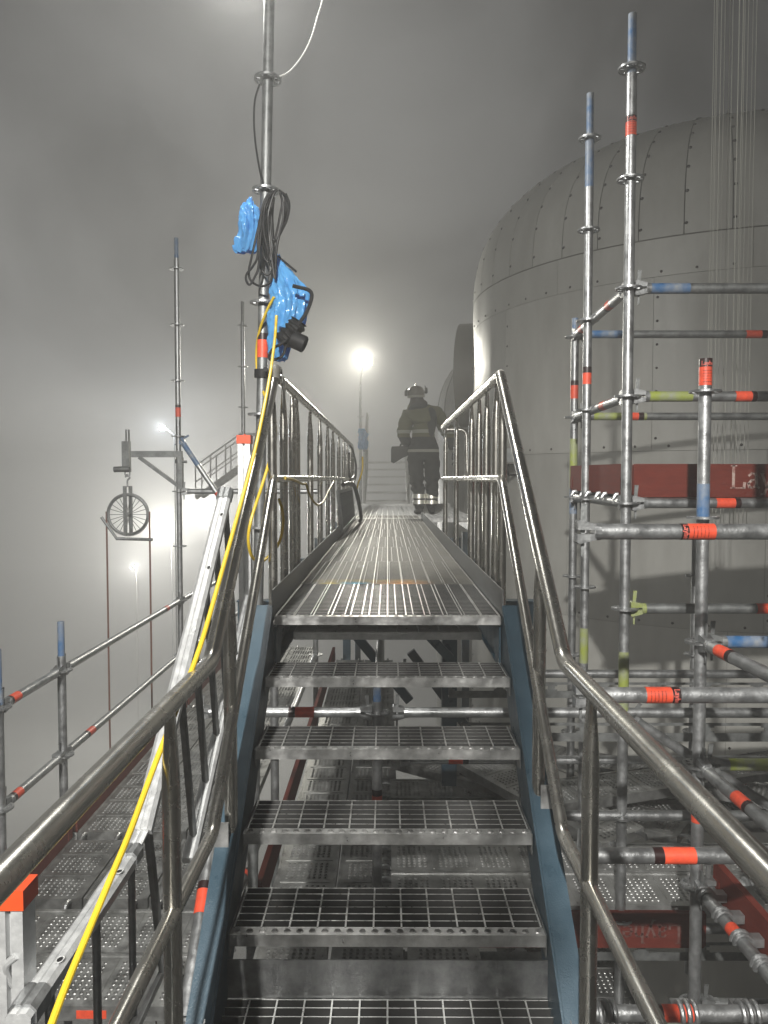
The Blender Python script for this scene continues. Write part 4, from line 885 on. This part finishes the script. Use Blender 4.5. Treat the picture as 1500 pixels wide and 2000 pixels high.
part('tie', MB().path([px_(533, 470, -0.05), px_(538, 471, -0.06), px_(543, 469, -0.05)], 0.006, 6), 'black_cable', coil)
c_ = P(540, 152, 3.5)
t_ = thing('thin_cable', 'thin pale cable sagging from the upper mast flange out of the picture', 'cable', c_)
part('strand', MB().path(smoothpath([P(a, b, 3.5) - c_ for a, b in ((540, 152), (565, 140), (590, 110), (608, 75), (620, 35), (630, 0), (636, -60), (590, -200))], 6), 0.0042, 8), 'white_cable', t_)
t_ = thing('thin_cable', 'thin dark cable bowed along the upper mast', 'cable', c_)
part('strand', MB().path(smoothpath([P(a, b, 3.47) - c_ for a, b in ((507, 165), (498, 195), (496, 235), (499, 280), (506, 325), (512, 352))], 6), 0.0045, 8), 'black_cable', t_)
# yellow cables
def cable(label, pts, r=0.0062, m='yellow', cat='cable', name='power_cable'):
    b = Vector(pts[-1]); o = thing(name, label, cat, b, None, 'yellow cables' if m == 'yellow' else None)
    part('strand', MB().path(smoothpath([Vector(p) - b for p in pts], 8), r, 10), m, o); return o
cable('long yellow cable lying along the stair handrail down to the corner', [P(540, 616, 3.30), P(537, 660, 3.28), P(529, 722, 3.02), P(517, 790, 2.82), P(498, 880, 2.57), P(470, 985, 2.33), P(438, 1100, 2.10), P(407, 1210, 1.90), P(385, 1280, 1.80), P(350, 1372, 1.68), P(300, 1500, 1.56), P(255, 1622, 1.44), P(212, 1725, 1.34), P(165, 1838, 1.25), P(125, 1935, 1.17), P(92, 2025, 1.1), P(70, 2090, 1.02)])
cable('yellow cable looping down behind the mast and round the rail post', [P(535, 580, 3.40), P(520, 610, 3.44), P(506, 650, 3.50), P(501, 690, 3.56), P(504, 735, 3.56), P(520, 780, 3.46), P(536, 820, 3.30), P(537, 860, 3.2), P(522, 915, 3.1), P(508, 960, 3.0), P(492, 1010, 2.95), P(485, 1050, 2.95), P(491, 1085, 3.0), P(508, 1097, 3.1), P(528, 1084, 3.25), P(545, 1060, 3.3), P(553, 1025, 3.25), P(551, 995, 3.2), P(545, 975, 3.15)])
cable('yellow cable drooping through the walkway railing posts', [P(556, 934, 3.05), P(575, 938, 3.3), P(590, 945, 3.55), P(598, 946, 3.65), P(603, 962, 3.75), P(613, 980, 3.95), P(622, 986, 4.2), P(632, 978, 4.5), P(642, 958, 4.9), P(652, 940, 5.4)], 0.006)
cable('yellow cable end hanging from the far end of the railing', [P(708, 892, 9.3), P(708, 915, 9.3), P(703, 935, 9.25), P(700, 942, 9.2), P(697, 955, 9.1)], 0.011)
for k, (a_, q) in enumerate(((0, 'outer'), (0.06, 'inner'))):
    cable('%s loop of dark cable hung on the railing end' % q, [(-0.45, 9.0 + a_, 0.40), (-0.42, 9.3 + a_, 0.33), (-0.39, 9.45, 0.18), (-0.39, 9.35, 0.02 + a_), (-0.42, 9.05, -0.06 + a_), (-0.44, 8.85, 0.05), (-0.45, 8.9 + a_, 0.3)], 0.012, 'black_cable', name='cable_loop')
cable('dark hose lying over the leaning grating panel', [(-0.44, 7.6, -0.06), (-0.40, 7.9, -0.05), (-0.36, 8.3, -0.08), (-0.33, 8.7, -0.25), (-0.31, 9.0, -0.45), (-0.33, 9.1, -0.5)], 0.022, 'black_cable', 'hose', 'hose')
# gaffer tape over the rail corner
o = thing('tape_wrap', 'dark tape wrapped over the handrail corner beside the mast', 'tape', (-RX, YC, ZT))
part('wrap', MB().path(smoothpath([(-0.02, 0.12, 0.01), (0.0, 0.06, 0.02), (0.0, 0.0, 0.02), (0.005, -0.04, -0.03)], 4), [0.0225 + 0.0015 * math.sin(i * 1.7) for i in range(13)], 14), 'gaffer', o)
part('tail', MB().prism([(-0.03, 0.0), (0.035, 0.0), (0.04, -0.1), (0.015, -0.17), (-0.01, -0.12), (-0.025, -0.15)], 0.0, 0.004, lambda u, v, t: (0.024 + t, 0.05 + u, v)), 'gaffer', o)
# grating panel leaning on the railing
gp3 = thing('grating_panel', 'barred steel panel leaning on the railing at walkway level', 'panel', (-0.415, 7.0, WZ + 0.02), (0, R_(-6), 0))
part('frame', MB().b2(-0.015, 0.015, 0, 2.6, 0, 0.03).b2(-0.015, 0.015, 0, 2.6, 0.36, 0.39).b2(-0.016, 0.016, 0, 0.03, 0.03, 0.36).b2(-0.016, 0.016, 2.57, 2.6, 0.03, 0.36), 'galv', gp3)
for k in range(26): link('bar', cached(('gbar',), 'galv_dull', lambda mb: mb.b2(-0.012, 0.012, -0.004, 0.004, 0.031, 0.359), 0), gp3, (0, 0.11 + k * 0.0955, 0))

# ================================================================== the worker
PX0, PY0 = 0.5, 11.0
person = thing('person', 'worker seen from behind in dull hi-vis jacket, helmet with ear muffs and harness', 'person', (PX0, PY0, WZ), group=None)
def skin_mesh(name, verts, edges, radii, root=0, sub=2, m=None):
    me = bpy.data.meshes.new(name); me.from_pydata(verts, edges, []); ob = bpy.data.objects.new(name, me); COL.objects.link(ob)
    mo = ob.modifiers.new('skin', 'SKIN'); mo.use_smooth_shade = True
    lay = me.skin_vertices[0].data
    for i, r in enumerate(radii): lay[i].radius = r if isinstance(r, tuple) else (r, r); lay[i].use_root = (i == root)
    su = ob.modifiers.new('sub', 'SUBSURF'); su.levels = sub; su.render_levels = sub
    dg = bpy.context.evaluated_depsgraph_get(); dg.update()
    ev = ob.evaluated_get(dg); out = bpy.data.meshes.new_from_object(ev); bpy.data.objects.remove(ob); bpy.data.meshes.remove(me)
    out.materials.clear()
    if m: out.materials.append(MATS[m] if isinstance(m, str) else m)
    out.shade_smooth(); return out
# clothing colours by height on the figure (printed bands, trousers, jacket)
wm = bpy.data.materials.new('workwear'); wm.use_nodes = True; n = wm.node_tree; b = n.nodes['Principled BSDF']; b.inputs['Roughness'].default_value = 0.8
tcn = n.nodes.new('ShaderNodeTexCoord'); sp = n.nodes.new('ShaderNodeSeparateXYZ'); n.links.new(tcn.outputs['Object'], sp.inputs[0])
rm = n.nodes.new('ShaderNodeValToRGB'); rm.color_ramp.interpolation = 'CONSTANT'
sc_ = n.nodes.new('ShaderNodeMath'); sc_.operation = 'MULTIPLY'; sc_.inputs[1].default_value = 0.5; n.links.new(sp.outputs['Z'], sc_.inputs[0]); n.links.new(sc_.outputs[0], rm.inputs[0])
bands = [(0.0, (0.016, 0.017, 0.018)), (0.885, (0.33, 0.33, 0.29)), (0.928, (0.02, 0.021, 0.024)), (1.10, (0.10, 0.10, 0.045)), (1.155, (0.3, 0.3, 0.26)), (1.2, (0.10, 0.10, 0.045)), (1.56, (0.05, 0.045, 0.04))]
el = rm.color_ramp.elements
el[0].position = 0; el[0].color = (*bands[0][1], 1); el[1].position = bands[-1][0] / 2; el[1].color = (*bands[-1][1], 1)
for z, c in bands[1:-1]: q = el.new(z / 2); q.color = (*c, 1)
n.links.new(rm.outputs[0], b.inputs['Base Color']); MATS['workwear'] = wm
V = [(0.015, 0, 0.96), (0.01, 0, 1.12), (-0.01, -0.02, 1.30), (-0.03, -0.01, 1.45), (-0.06, 0.02, 1.54), (-0.085, 0.03, 1.63), (-0.095, 0.03, 1.73),
     (-0.10, 0, 0.86), (-0.085, 0.04, 0.50), (-0.05, -0.02, 0.28), (-0.045, -0.03, 0.07),
     (0.13, 0, 0.86), (0.135, 0.03, 0.48), (0.135, 0.0, 0.28), (0.13, -0.01, 0.07),
     (-0.2, 0.0, 1.41), (-0.29, -0.01, 1.15), (-0.24, 0.12, 1.05), (-0.17, 0.22, 1.02),
     (0.2, 0.0, 1.42), (0.36, 0.06, 1.20), (0.45, 0.16, 0.98), (0.47, 0.2, 0.90),
     (-0.055, 0.06, 0.05), (-0.08, 0.14, 0.035), (0.14, 0.09, 0.05), (0.15, 0.16, 0.035)]
E_ = [(0, 1), (1, 2), (2, 3), (3, 4), (4, 5), (5, 6), (0, 7), (7, 8), (8, 9), (9, 10), (0, 11), (11, 12), (12, 13), (13, 14), (3, 15), (15, 16), (16, 17), (17, 18), (3, 19), (19, 20), (20, 21), (21, 22)]
Rd = [(0.225, 0.15), (0.225, 0.15), (0.265, 0.165), (0.22, 0.15), (0.10, 0.10), (0.085, 0.1), (0.085, 0.1),
      (0.135, 0.14), (0.1, 0.105), (0.078, 0.085), (0.074, 0.078), (0.135, 0.14), (0.1, 0.105), (0.08, 0.085), (0.074, 0.078),
      (0.12, 0.12), (0.105, 0.1), (0.085, 0.085), (0.06, 0.06), (0.12, 0.12), (0.105, 0.1), (0.085, 0.085), (0.06, 0.06)]
bm_ = skin_mesh('body', V[:23], E_, Rd, 0, 3, 'workwear')
for v_ in bm_.vertices:          # folds of loose work clothes
    c_ = v_.co
    if c_.z < 1.56:
        f_ = noise.noise(Vector((c_.x * 7, c_.y * 7, c_.z * 16))) * 0.016 + noise.noise(Vector((c_.x * 16 + 5, c_.y * 16, c_.z * 30))) * 0.009
        if c_.z < 0.9: f_ += 0.012 * math.sin(c_.z * 38 + 6 * noise.noise(c_ * 5)) * max(0.0, 1 - abs(c_.z - 0.42) / 0.3)
        v_.co = c_ + v_.normal * (f_ + 0.006)
part('body', bm_, None, person)
for (ax_, ay_, dx_) in ((-0.045, -0.03, -0.05), (0.13, -0.01, 0.03)):
    bo = part('boot', skin_mesh('boot', [(ax_, ay_, 0.14), (ax_, ay_ - 0.01, 0.055), (ax_ + dx_ * 0.5, ay_ + 0.11, 0.045), (ax_ + dx_, ay_ + 0.19, 0.038)], [(0, 1), (1, 2), (2, 3)], [(0.062, 0.062), (0.058, 0.056), (0.05, 0.045), (0.042, 0.036)], 0, 2, 'boot'), None, person)
    for z0, z1 in ((0.155, 0.215), (0.235, 0.30)):
        zc = (z0 + z1) / 2; cx_ = ax_ if ax_ > 0 else -0.05 + (0.28 - zc) * 0.02
        q = 0.088 if zc < 0.25 else 0.089
        part('shin_band', MB().lathe([(q - 0.004, z0), (q + 0.009, z0 + 0.002), (q, z1 - 0.002), (q - 0.006, z1)], 28), 'retro', person, (cx_, ay_ + 0.01 + (zc - 0.07) * 0.05, 0))
def hand(parent, base, dirn, palm_n, curl, m, s=1.0):
    """palm and five separate bent fingers"""
    d = Vector(dirn).normalized(); n_ = Vector(palm_n); n_ = (n_ - d * n_.dot(d)).normalized(); sd_ = d.cross(n_); b0 = Vector(base)
    mb = MB(); mb.path([b0 - d * 0.02, b0 + d * 0.04 * s, b0 + d * 0.09 * s], [0.03 * s, 0.04 * s, 0.036 * s], 10)
    for k, ln in enumerate((0.075, 0.085, 0.08, 0.062)):
        p = b0 + d * 0.085 * s + sd_ * (0.027 - 0.018 * k) * s; pts = [p]; a_ = 0.0; dd = d
        for seg_ in (0.45, 0.32, 0.23):
            a_ += curl; dd = d * math.cos(a_) + n_ * math.sin(a_); p = p + dd * ln * seg_ * s; pts.append(p)
        mb.path(pts, [0.0105 * s, 0.01 * s, 0.009 * s, 0.007 * s], 8)
    p = b0 + d * 0.03 * s + sd_ * 0.035 * s; mb.path([p, p + (sd_ * 0.6 + d * 0.5) * 0.035 * s, p + (sd_ * 0.3 + d * 0.8 + n_ * 0.5) * 0.07 * s], [0.013 * s, 0.011 * s, 0.008 * s], 8)
    return part('glove', mb, m, parent)
hand(person, (-0.17, 0.23, 1.02), (-0.35, 0.25, -0.9), (0.2, 0.9, 0.1), 0.55, 'dark_cloth', 1.1)
hand(person, (0.475, 0.205, 0.885), (0.05, 0.2, -1), (-1, 0, 0), 0.3, 'dark_cloth', 1.1)
# face, helmet, ear muffs
part('nose', MB().path([(-0.12, 0.14, 1.70), (-0.125, 0.165, 1.675), (-0.12, 0.145, 1.66)], [0.008, 0.014, 0.012], 8), 'skin', person)
for dx_ in (-0.033, 0.033): part('eye', MB().lathe([(0.004, -0.008), (0.01, -0.004), (0.011, 0.0), (0.008, 0.006)], 10), 'helmet_trim', person, (-0.105 + dx_, 0.135, 1.715))
part('face', MB().path([(-0.1, 0.07, 1.77), (-0.1, 0.085, 1.70), (-0.1, 0.07, 1.62)], [0.05, 0.068, 0.05], 14), 'skin', person)
hl = part('helmet', MB().lathe([(0.118, -0.02), (0.124, -0.01), (0.122, 0.04), (0.105, 0.085), (0.066, 0.115), (0.02, 0.125)], 28), 'helmet', person, (-0.095, 0.035, 1.715), (R_(4), R_(-3), 0))
part('brim', MB().lathe([(0.120, -0.045), (0.127, -0.042), (0.125, -0.012), (0.118, -0.012)], 28), 'helmet_trim', hl)
part('ridge', MB().path([(0, -0.13, 0.03), (0, -0.09, 0.11), (0, 0, 0.138), (0, 0.09, 0.11)], 0.013, 8), 'helmet', hl)
for s in (-1, 1):
    em = part('ear_muff', MB().lathe([(0.035, -0.022), (0.043, -0.014), (0.043, 0.014), (0.034, 0.022)], 18, 'x'), 'muff', person, (-0.095 + s * 0.142, 0.03, 1.77 if s > 0 else 1.735))
    part('muff_arm', MB().path([(0, 0, 0), (-s * 0.01, 0, 0.06), (-s * 0.02, 0, 0.07)], 0.006, 6), 'muff', em)
part('hood', MB().path(smoothpath([(-0.19, -0.03, 1.49), (-0.1, -0.10, 1.54), (0.02, -0.09, 1.53), (0.08, -0.01, 1.49)], 5), [0.03 + 0.025 * math.sin(math.pi * i / 15) for i in range(16)], 10), 'dark_cloth', person)
# harness and pack
def strap(pts, w=0.045, y=-0.0):
    mb = MB(); pts = [Vector(p) for p in pts]
    for a, c in zip(pts[:-1], pts[1:]): bar(mb, a, c, 0.012, w, Vector((0, 1, 0)))
    return mb
hs = part('harness', strap([(0.13, -0.06, 1.50), (0.06, -0.17, 1.36), (0.02, -0.165, 1.18), (-0.02, -0.15, 1.0), (-0.03, -0.15, 0.92)]), 'dark_cloth', person)
part('strap', strap([(-0.15, -0.08, 1.50), (-0.03, -0.17, 1.38), (0.1, -0.165, 1.2), (0.15, -0.14, 1.0), (0.06, -0.15, 0.92)]), 'dark_cloth', hs)
part('strap', strap([(-0.18, -0.1, 1.0), (0.0, -0.16, 0.985), (0.19, -0.1, 1.0)], 0.07), 'dark_cloth', hs)
part('pack', MB().path(smoothpath([(0.10, -0.11, 1.50), (0.12, -0.15, 1.40), (0.10, -0.16, 1.22), (0.08, -0.14, 1.08)], 5), [0.04, 0.05, 0.058, 0.064, 0.068, 0.072, 0.075, 0.076, 0.076, 0.075, 0.073, 0.07, 0.065, 0.058, 0.05, 0.036], 12), 'dark_cloth', person)
# dark bag in the hand
hb = thing('tool_bag', 'dark flared bag held in the worker\'s hand', 'bag', (PX0 - 0.30, PY0 + 0.2, WZ + 0.74))
part('body', MB().prism([(-0.14, 0.24), (-0.15, 0.20), (-0.15, 0.02), (-0.11, 0.0), (0.02, 0.08), (0.17, 0.14), (0.17, 0.27), (0.05, 0.25)], -0.06, 0.06, lambda u, v, t: (u, t * (0.6 + 0.5 * (v < 0.15)), v)), 'dark_cloth', hb)
part('grip', MB().path(smoothpath([(-0.02, 0, 0.23), (0.0, 0, 0.275), (0.06, 0, 0.285), (0.1, 0, 0.25)], 5), 0.014, 8), 'dark_cloth', hb)

# ================================================================== far lamp, far stairs, far lights
def flood(base, ztop, head_c, label, energy, m='lamp_glow', col=(1.0, 0.965, 0.84), pole=True, w=0.3, faces=-1, rad=0.12, grp=None, pr=TUBE, aim=None):
    o = thing('flood_lamp', label, 'lamp', base, None, grp)
    hz = Vector(head_c) - Vector(base)
    if pole: part('pole', MB().tube((0, 0, 0), (0, 0, ztop - base[2]), pr, 12), 'galv', o)
    part('bracket', MB().path([(0, 0, ztop - base[2]), (hz.x * 0.5, 0, hz.z - w * 0.3), (hz.x, 0.03, hz.z)], pr * 0.7, 8), 'galv', o)
    part('housing', MB().prism([(-w / 2, -w * 0.4), (w / 2, -w * 0.4), (w / 2, w * 0.4), (-w / 2, w * 0.4)], 0.0, 0.07, lambda u, v, t: (hz.x + u * (1 - t * 3), hz.y + t, hz.z + v * (1 - t * 3))), 'galv_dull', o)
    part('lens', MB().b2(hz.x - w * 0.46, hz.x + w * 0.46, hz.y - 0.008, hz.y - 0.002, hz.z - w * 0.36, hz.z + w * 0.36), m, o)
    lamp('flood_light', Vector(head_c) + Vector((0, -0.18, 0)), energy, rad, col, spot=aim and R_(130), rot=aim and (-Vector(aim)).to_track_quat('Z', 'Y').to_euler())
    return o
lp = P(718, 706, 15.0); lb = P(704, 985, 15.0)
fl = flood((lb.x, 15.0, WZ - 1.0), lp.z - 0.45, (lp.x, 15.0, lp.z), 'bright flood lamp on a thin mast glowing in the fog above the walkway', 1200, w=0.2, aim=(-0.5, -1.0, -0.12))
for z in (0.2, 0.7, 1.2): link('rosette', cached(('rosette',), 'galv', rosette_mb, 30), fl, (0, 0, z + 1.0 - WZ))
bag([(706, 838, 5, .05), (709, 848, 8, .09), (709, 860, 8, .1), (708, 870, 9, .09), (709, 878, 7, .05)], 14.9, 'blue plastic bag tied to the far lamp mast', 5, 0.22, 2.0)
q_ = P(317, 836, 32.0); flood((q_.x + 0.5, 32.0, GZ), q_.z - 0.3, tuple(q_), 'small white lamp in the fog above the pulley bracket', 600, 'lamp_far', (0.88, 0.94, 1.0), w=0.24, pr=0.03, rad=0.2)
q_ = P(318, 1030, 44.0); flood((q_.x + 0.5, 44.0, GZ), q_.z - 0.3, tuple(q_), 'blurred yard lamp in the fog beside the pulley wheel', 4300, 'lamp_far', (1.0, 0.97, 0.88), w=0.36, pr=0.04, rad=0.2)
for px, py, lab in ((405, 991, 'tiny far light behind the pulley upright'), (265, 1106, 'tiny far light below the pulley wheel')):
    q_ = P(px, py, 45.0); o = thing('yard_light', lab, 'lamp', q_, None, 'tiny far lights')
    part('lens', MB().lathe([(0.015, -0.035), (0.04, -0.015), (0.04, 0.015), (0.015, 0.035)], 10), 'lamp_far', o); lamp('yard_light', q_ + Vector((0, -0.2, 0)), 3800 if px == 405 else 1000, 0.15, (1.0, 0.985, 0.93)); part('pole', MB().tube((0, 0.08, -(q_.z - GZ)), (0, 0.08, 0.0), 0.018, 6), 'tank_dark', o)
def far_stair(name, label, a, b, w, n, m='pale_steel'):
    a, b = Vector(a), Vector(b); o = thing(name, label, 'stairs', a, None, 'far stairs'); d = b - a; sd_ = Vector((-d.y, d.x, 0)).normalized() * w
    for s in (0, 1):
        part('stringer', bar(MB(), sd_ * s, d + sd_ * s, 0.05, 0.14), m, o)
        part('top_rail', MB().path([sd_ * s + Vector((0, 0, 1.0)), d + sd_ * s + Vector((0, 0, 1.0)), d * 1.0 + sd_ * s + Vector((d.x, d.y, 0)).normalized() * 1.2 + Vector((0, 0, 1.0))], 0.022, 8), m, o)
        part('mid_rail', MB().path([sd_ * s + Vector((0, 0, 0.5)), d + sd_ * s + Vector((0, 0, 0.5))], 0.018, 8), m, o)
        for k in range(4): part('post', MB().tube(sd_ * s + d * (k / 3), sd_ * s + d * (k / 3) + Vector((0, 0, 1.0)), 0.022, 8), m, o)
    for k in range(n):
        c = d * ((k + 0.5) / n) + sd_ * 0.5; h = Vector((d.x, d.y, 0)).normalized()
        part('tread', bar(MB(), c - sd_ * 0.48, c + sd_ * 0.48, 0.24, 0.035), m, o)
    return o
far_stair('far_staircase', 'pale flight of steps climbing beyond the far platform', (-0.45 + 0.85, 14.75, WZ), (-0.45 + 0.85, 17.0, WZ + 0.95), 0.85, 6, 'pale_steel')
s0, s1 = P(382, 935, 24.0), P(470, 885, 24.0)
far_stair('far_staircase', 'ghostly stair rails in the fog between the pulley upright and mast', (s0.x, 24.0, s0.z - 0.6), (s1.x, 24.0, s1.z - 0.4), 0.8, 7)
# hanging wires in front of the tank
wc = thing('wire_bundle', 'curtain of thin pale wires hanging in front of the tank', 'wires', (2.15, 5.4, 3.9))
part('hanger', MB().hollow((-0.3, 0, 0.03), (0.9, 0, 0.03), TUBE, TUBE - 0.003), 'galv_dull', wc)
x = P(1393, 100, 5.4).x
for k in range(16):
    xx = P(1392 + k * 5.6 + random.uniform(-1.2, 1.2), 100, 5.4).x
    link('wire', cached(('wire',), 'wire', lambda mb: mb.path([(0, 0, 0), (0.0, 0, -4.3)], 0.0022, 6)), wc, (xx - 2.15, random.uniform(-0.06, 0.06), 0))

# work light behind the camera, on a pole clamped to the landing
kb = Vector((-0.75, -3.2, LZ)); kt = Vector((-0.75, -3.2, 2.9))
kl = thing('flood_lamp', 'work light on a pole behind the stair landing, outside the picture', 'lamp', kb)
part('pole', MB().hollow((0, 0, 0), (0, 0, kt.z - kb.z - 0.2), TUBE, TUBE - 0.003), 'galv', kl)
part('housing', MB().b2(-0.2, 0.2, -0.05, 0.0, -0.14, 0.14), 'galv_dull', kl, (0, 0, kt.z - kb.z), (R_(-25), 0, 0))
part('lens', MB().b2(-0.18, 0.18, 0.001, 0.005, -0.12, 0.12), 'lamp_glow', kl, (0, 0, kt.z - kb.z), (R_(-25), 0, 0))
part('yoke', MB().path([(-0.21, -0.02, 0.0), (-0.21, -0.02, -0.19), (0.21, -0.02, -0.19), (0.21, -0.02, 0.0)], 0.012, 8), 'galv_dull', kl, (0, 0, kt.z - kb.z))
kd = Vector((0.05, 1.0, -0.62)); lamp('key_light', kt + Vector((0, 0.1, -0.04)), 3600, 0.06, (1.0, 0.975, 0.92), spot=R_(60), rot=(-kd).to_track_quat('Z', 'Y').to_euler())

# ================================================================== haze
hv = bpy.data.materials.new('haze_air'); hv.use_nodes = True; n = hv.node_tree; n.nodes.remove(n.nodes['Principled BSDF'])
pv = n.nodes.new('ShaderNodeVolumePrincipled'); pv.inputs['Color'].default_value = (0.95, 0.95, 0.945, 1); pv.inputs['Density'].default_value = HAZE_DENSITY; pv.inputs['Anisotropy'].default_value = 0.35
n.links.new(pv.outputs[0], n.nodes['Material Output'].inputs['Volume']); MATS['haze_air'] = hv
hz_ = thing('haze', 'pale night fog filling the air round everything', 'fog', data=MB().b2(-105, 105, -55, 145, GZ - 1.4, 4.7).mesh('haze', 'haze_air', 0), kind='stuff')
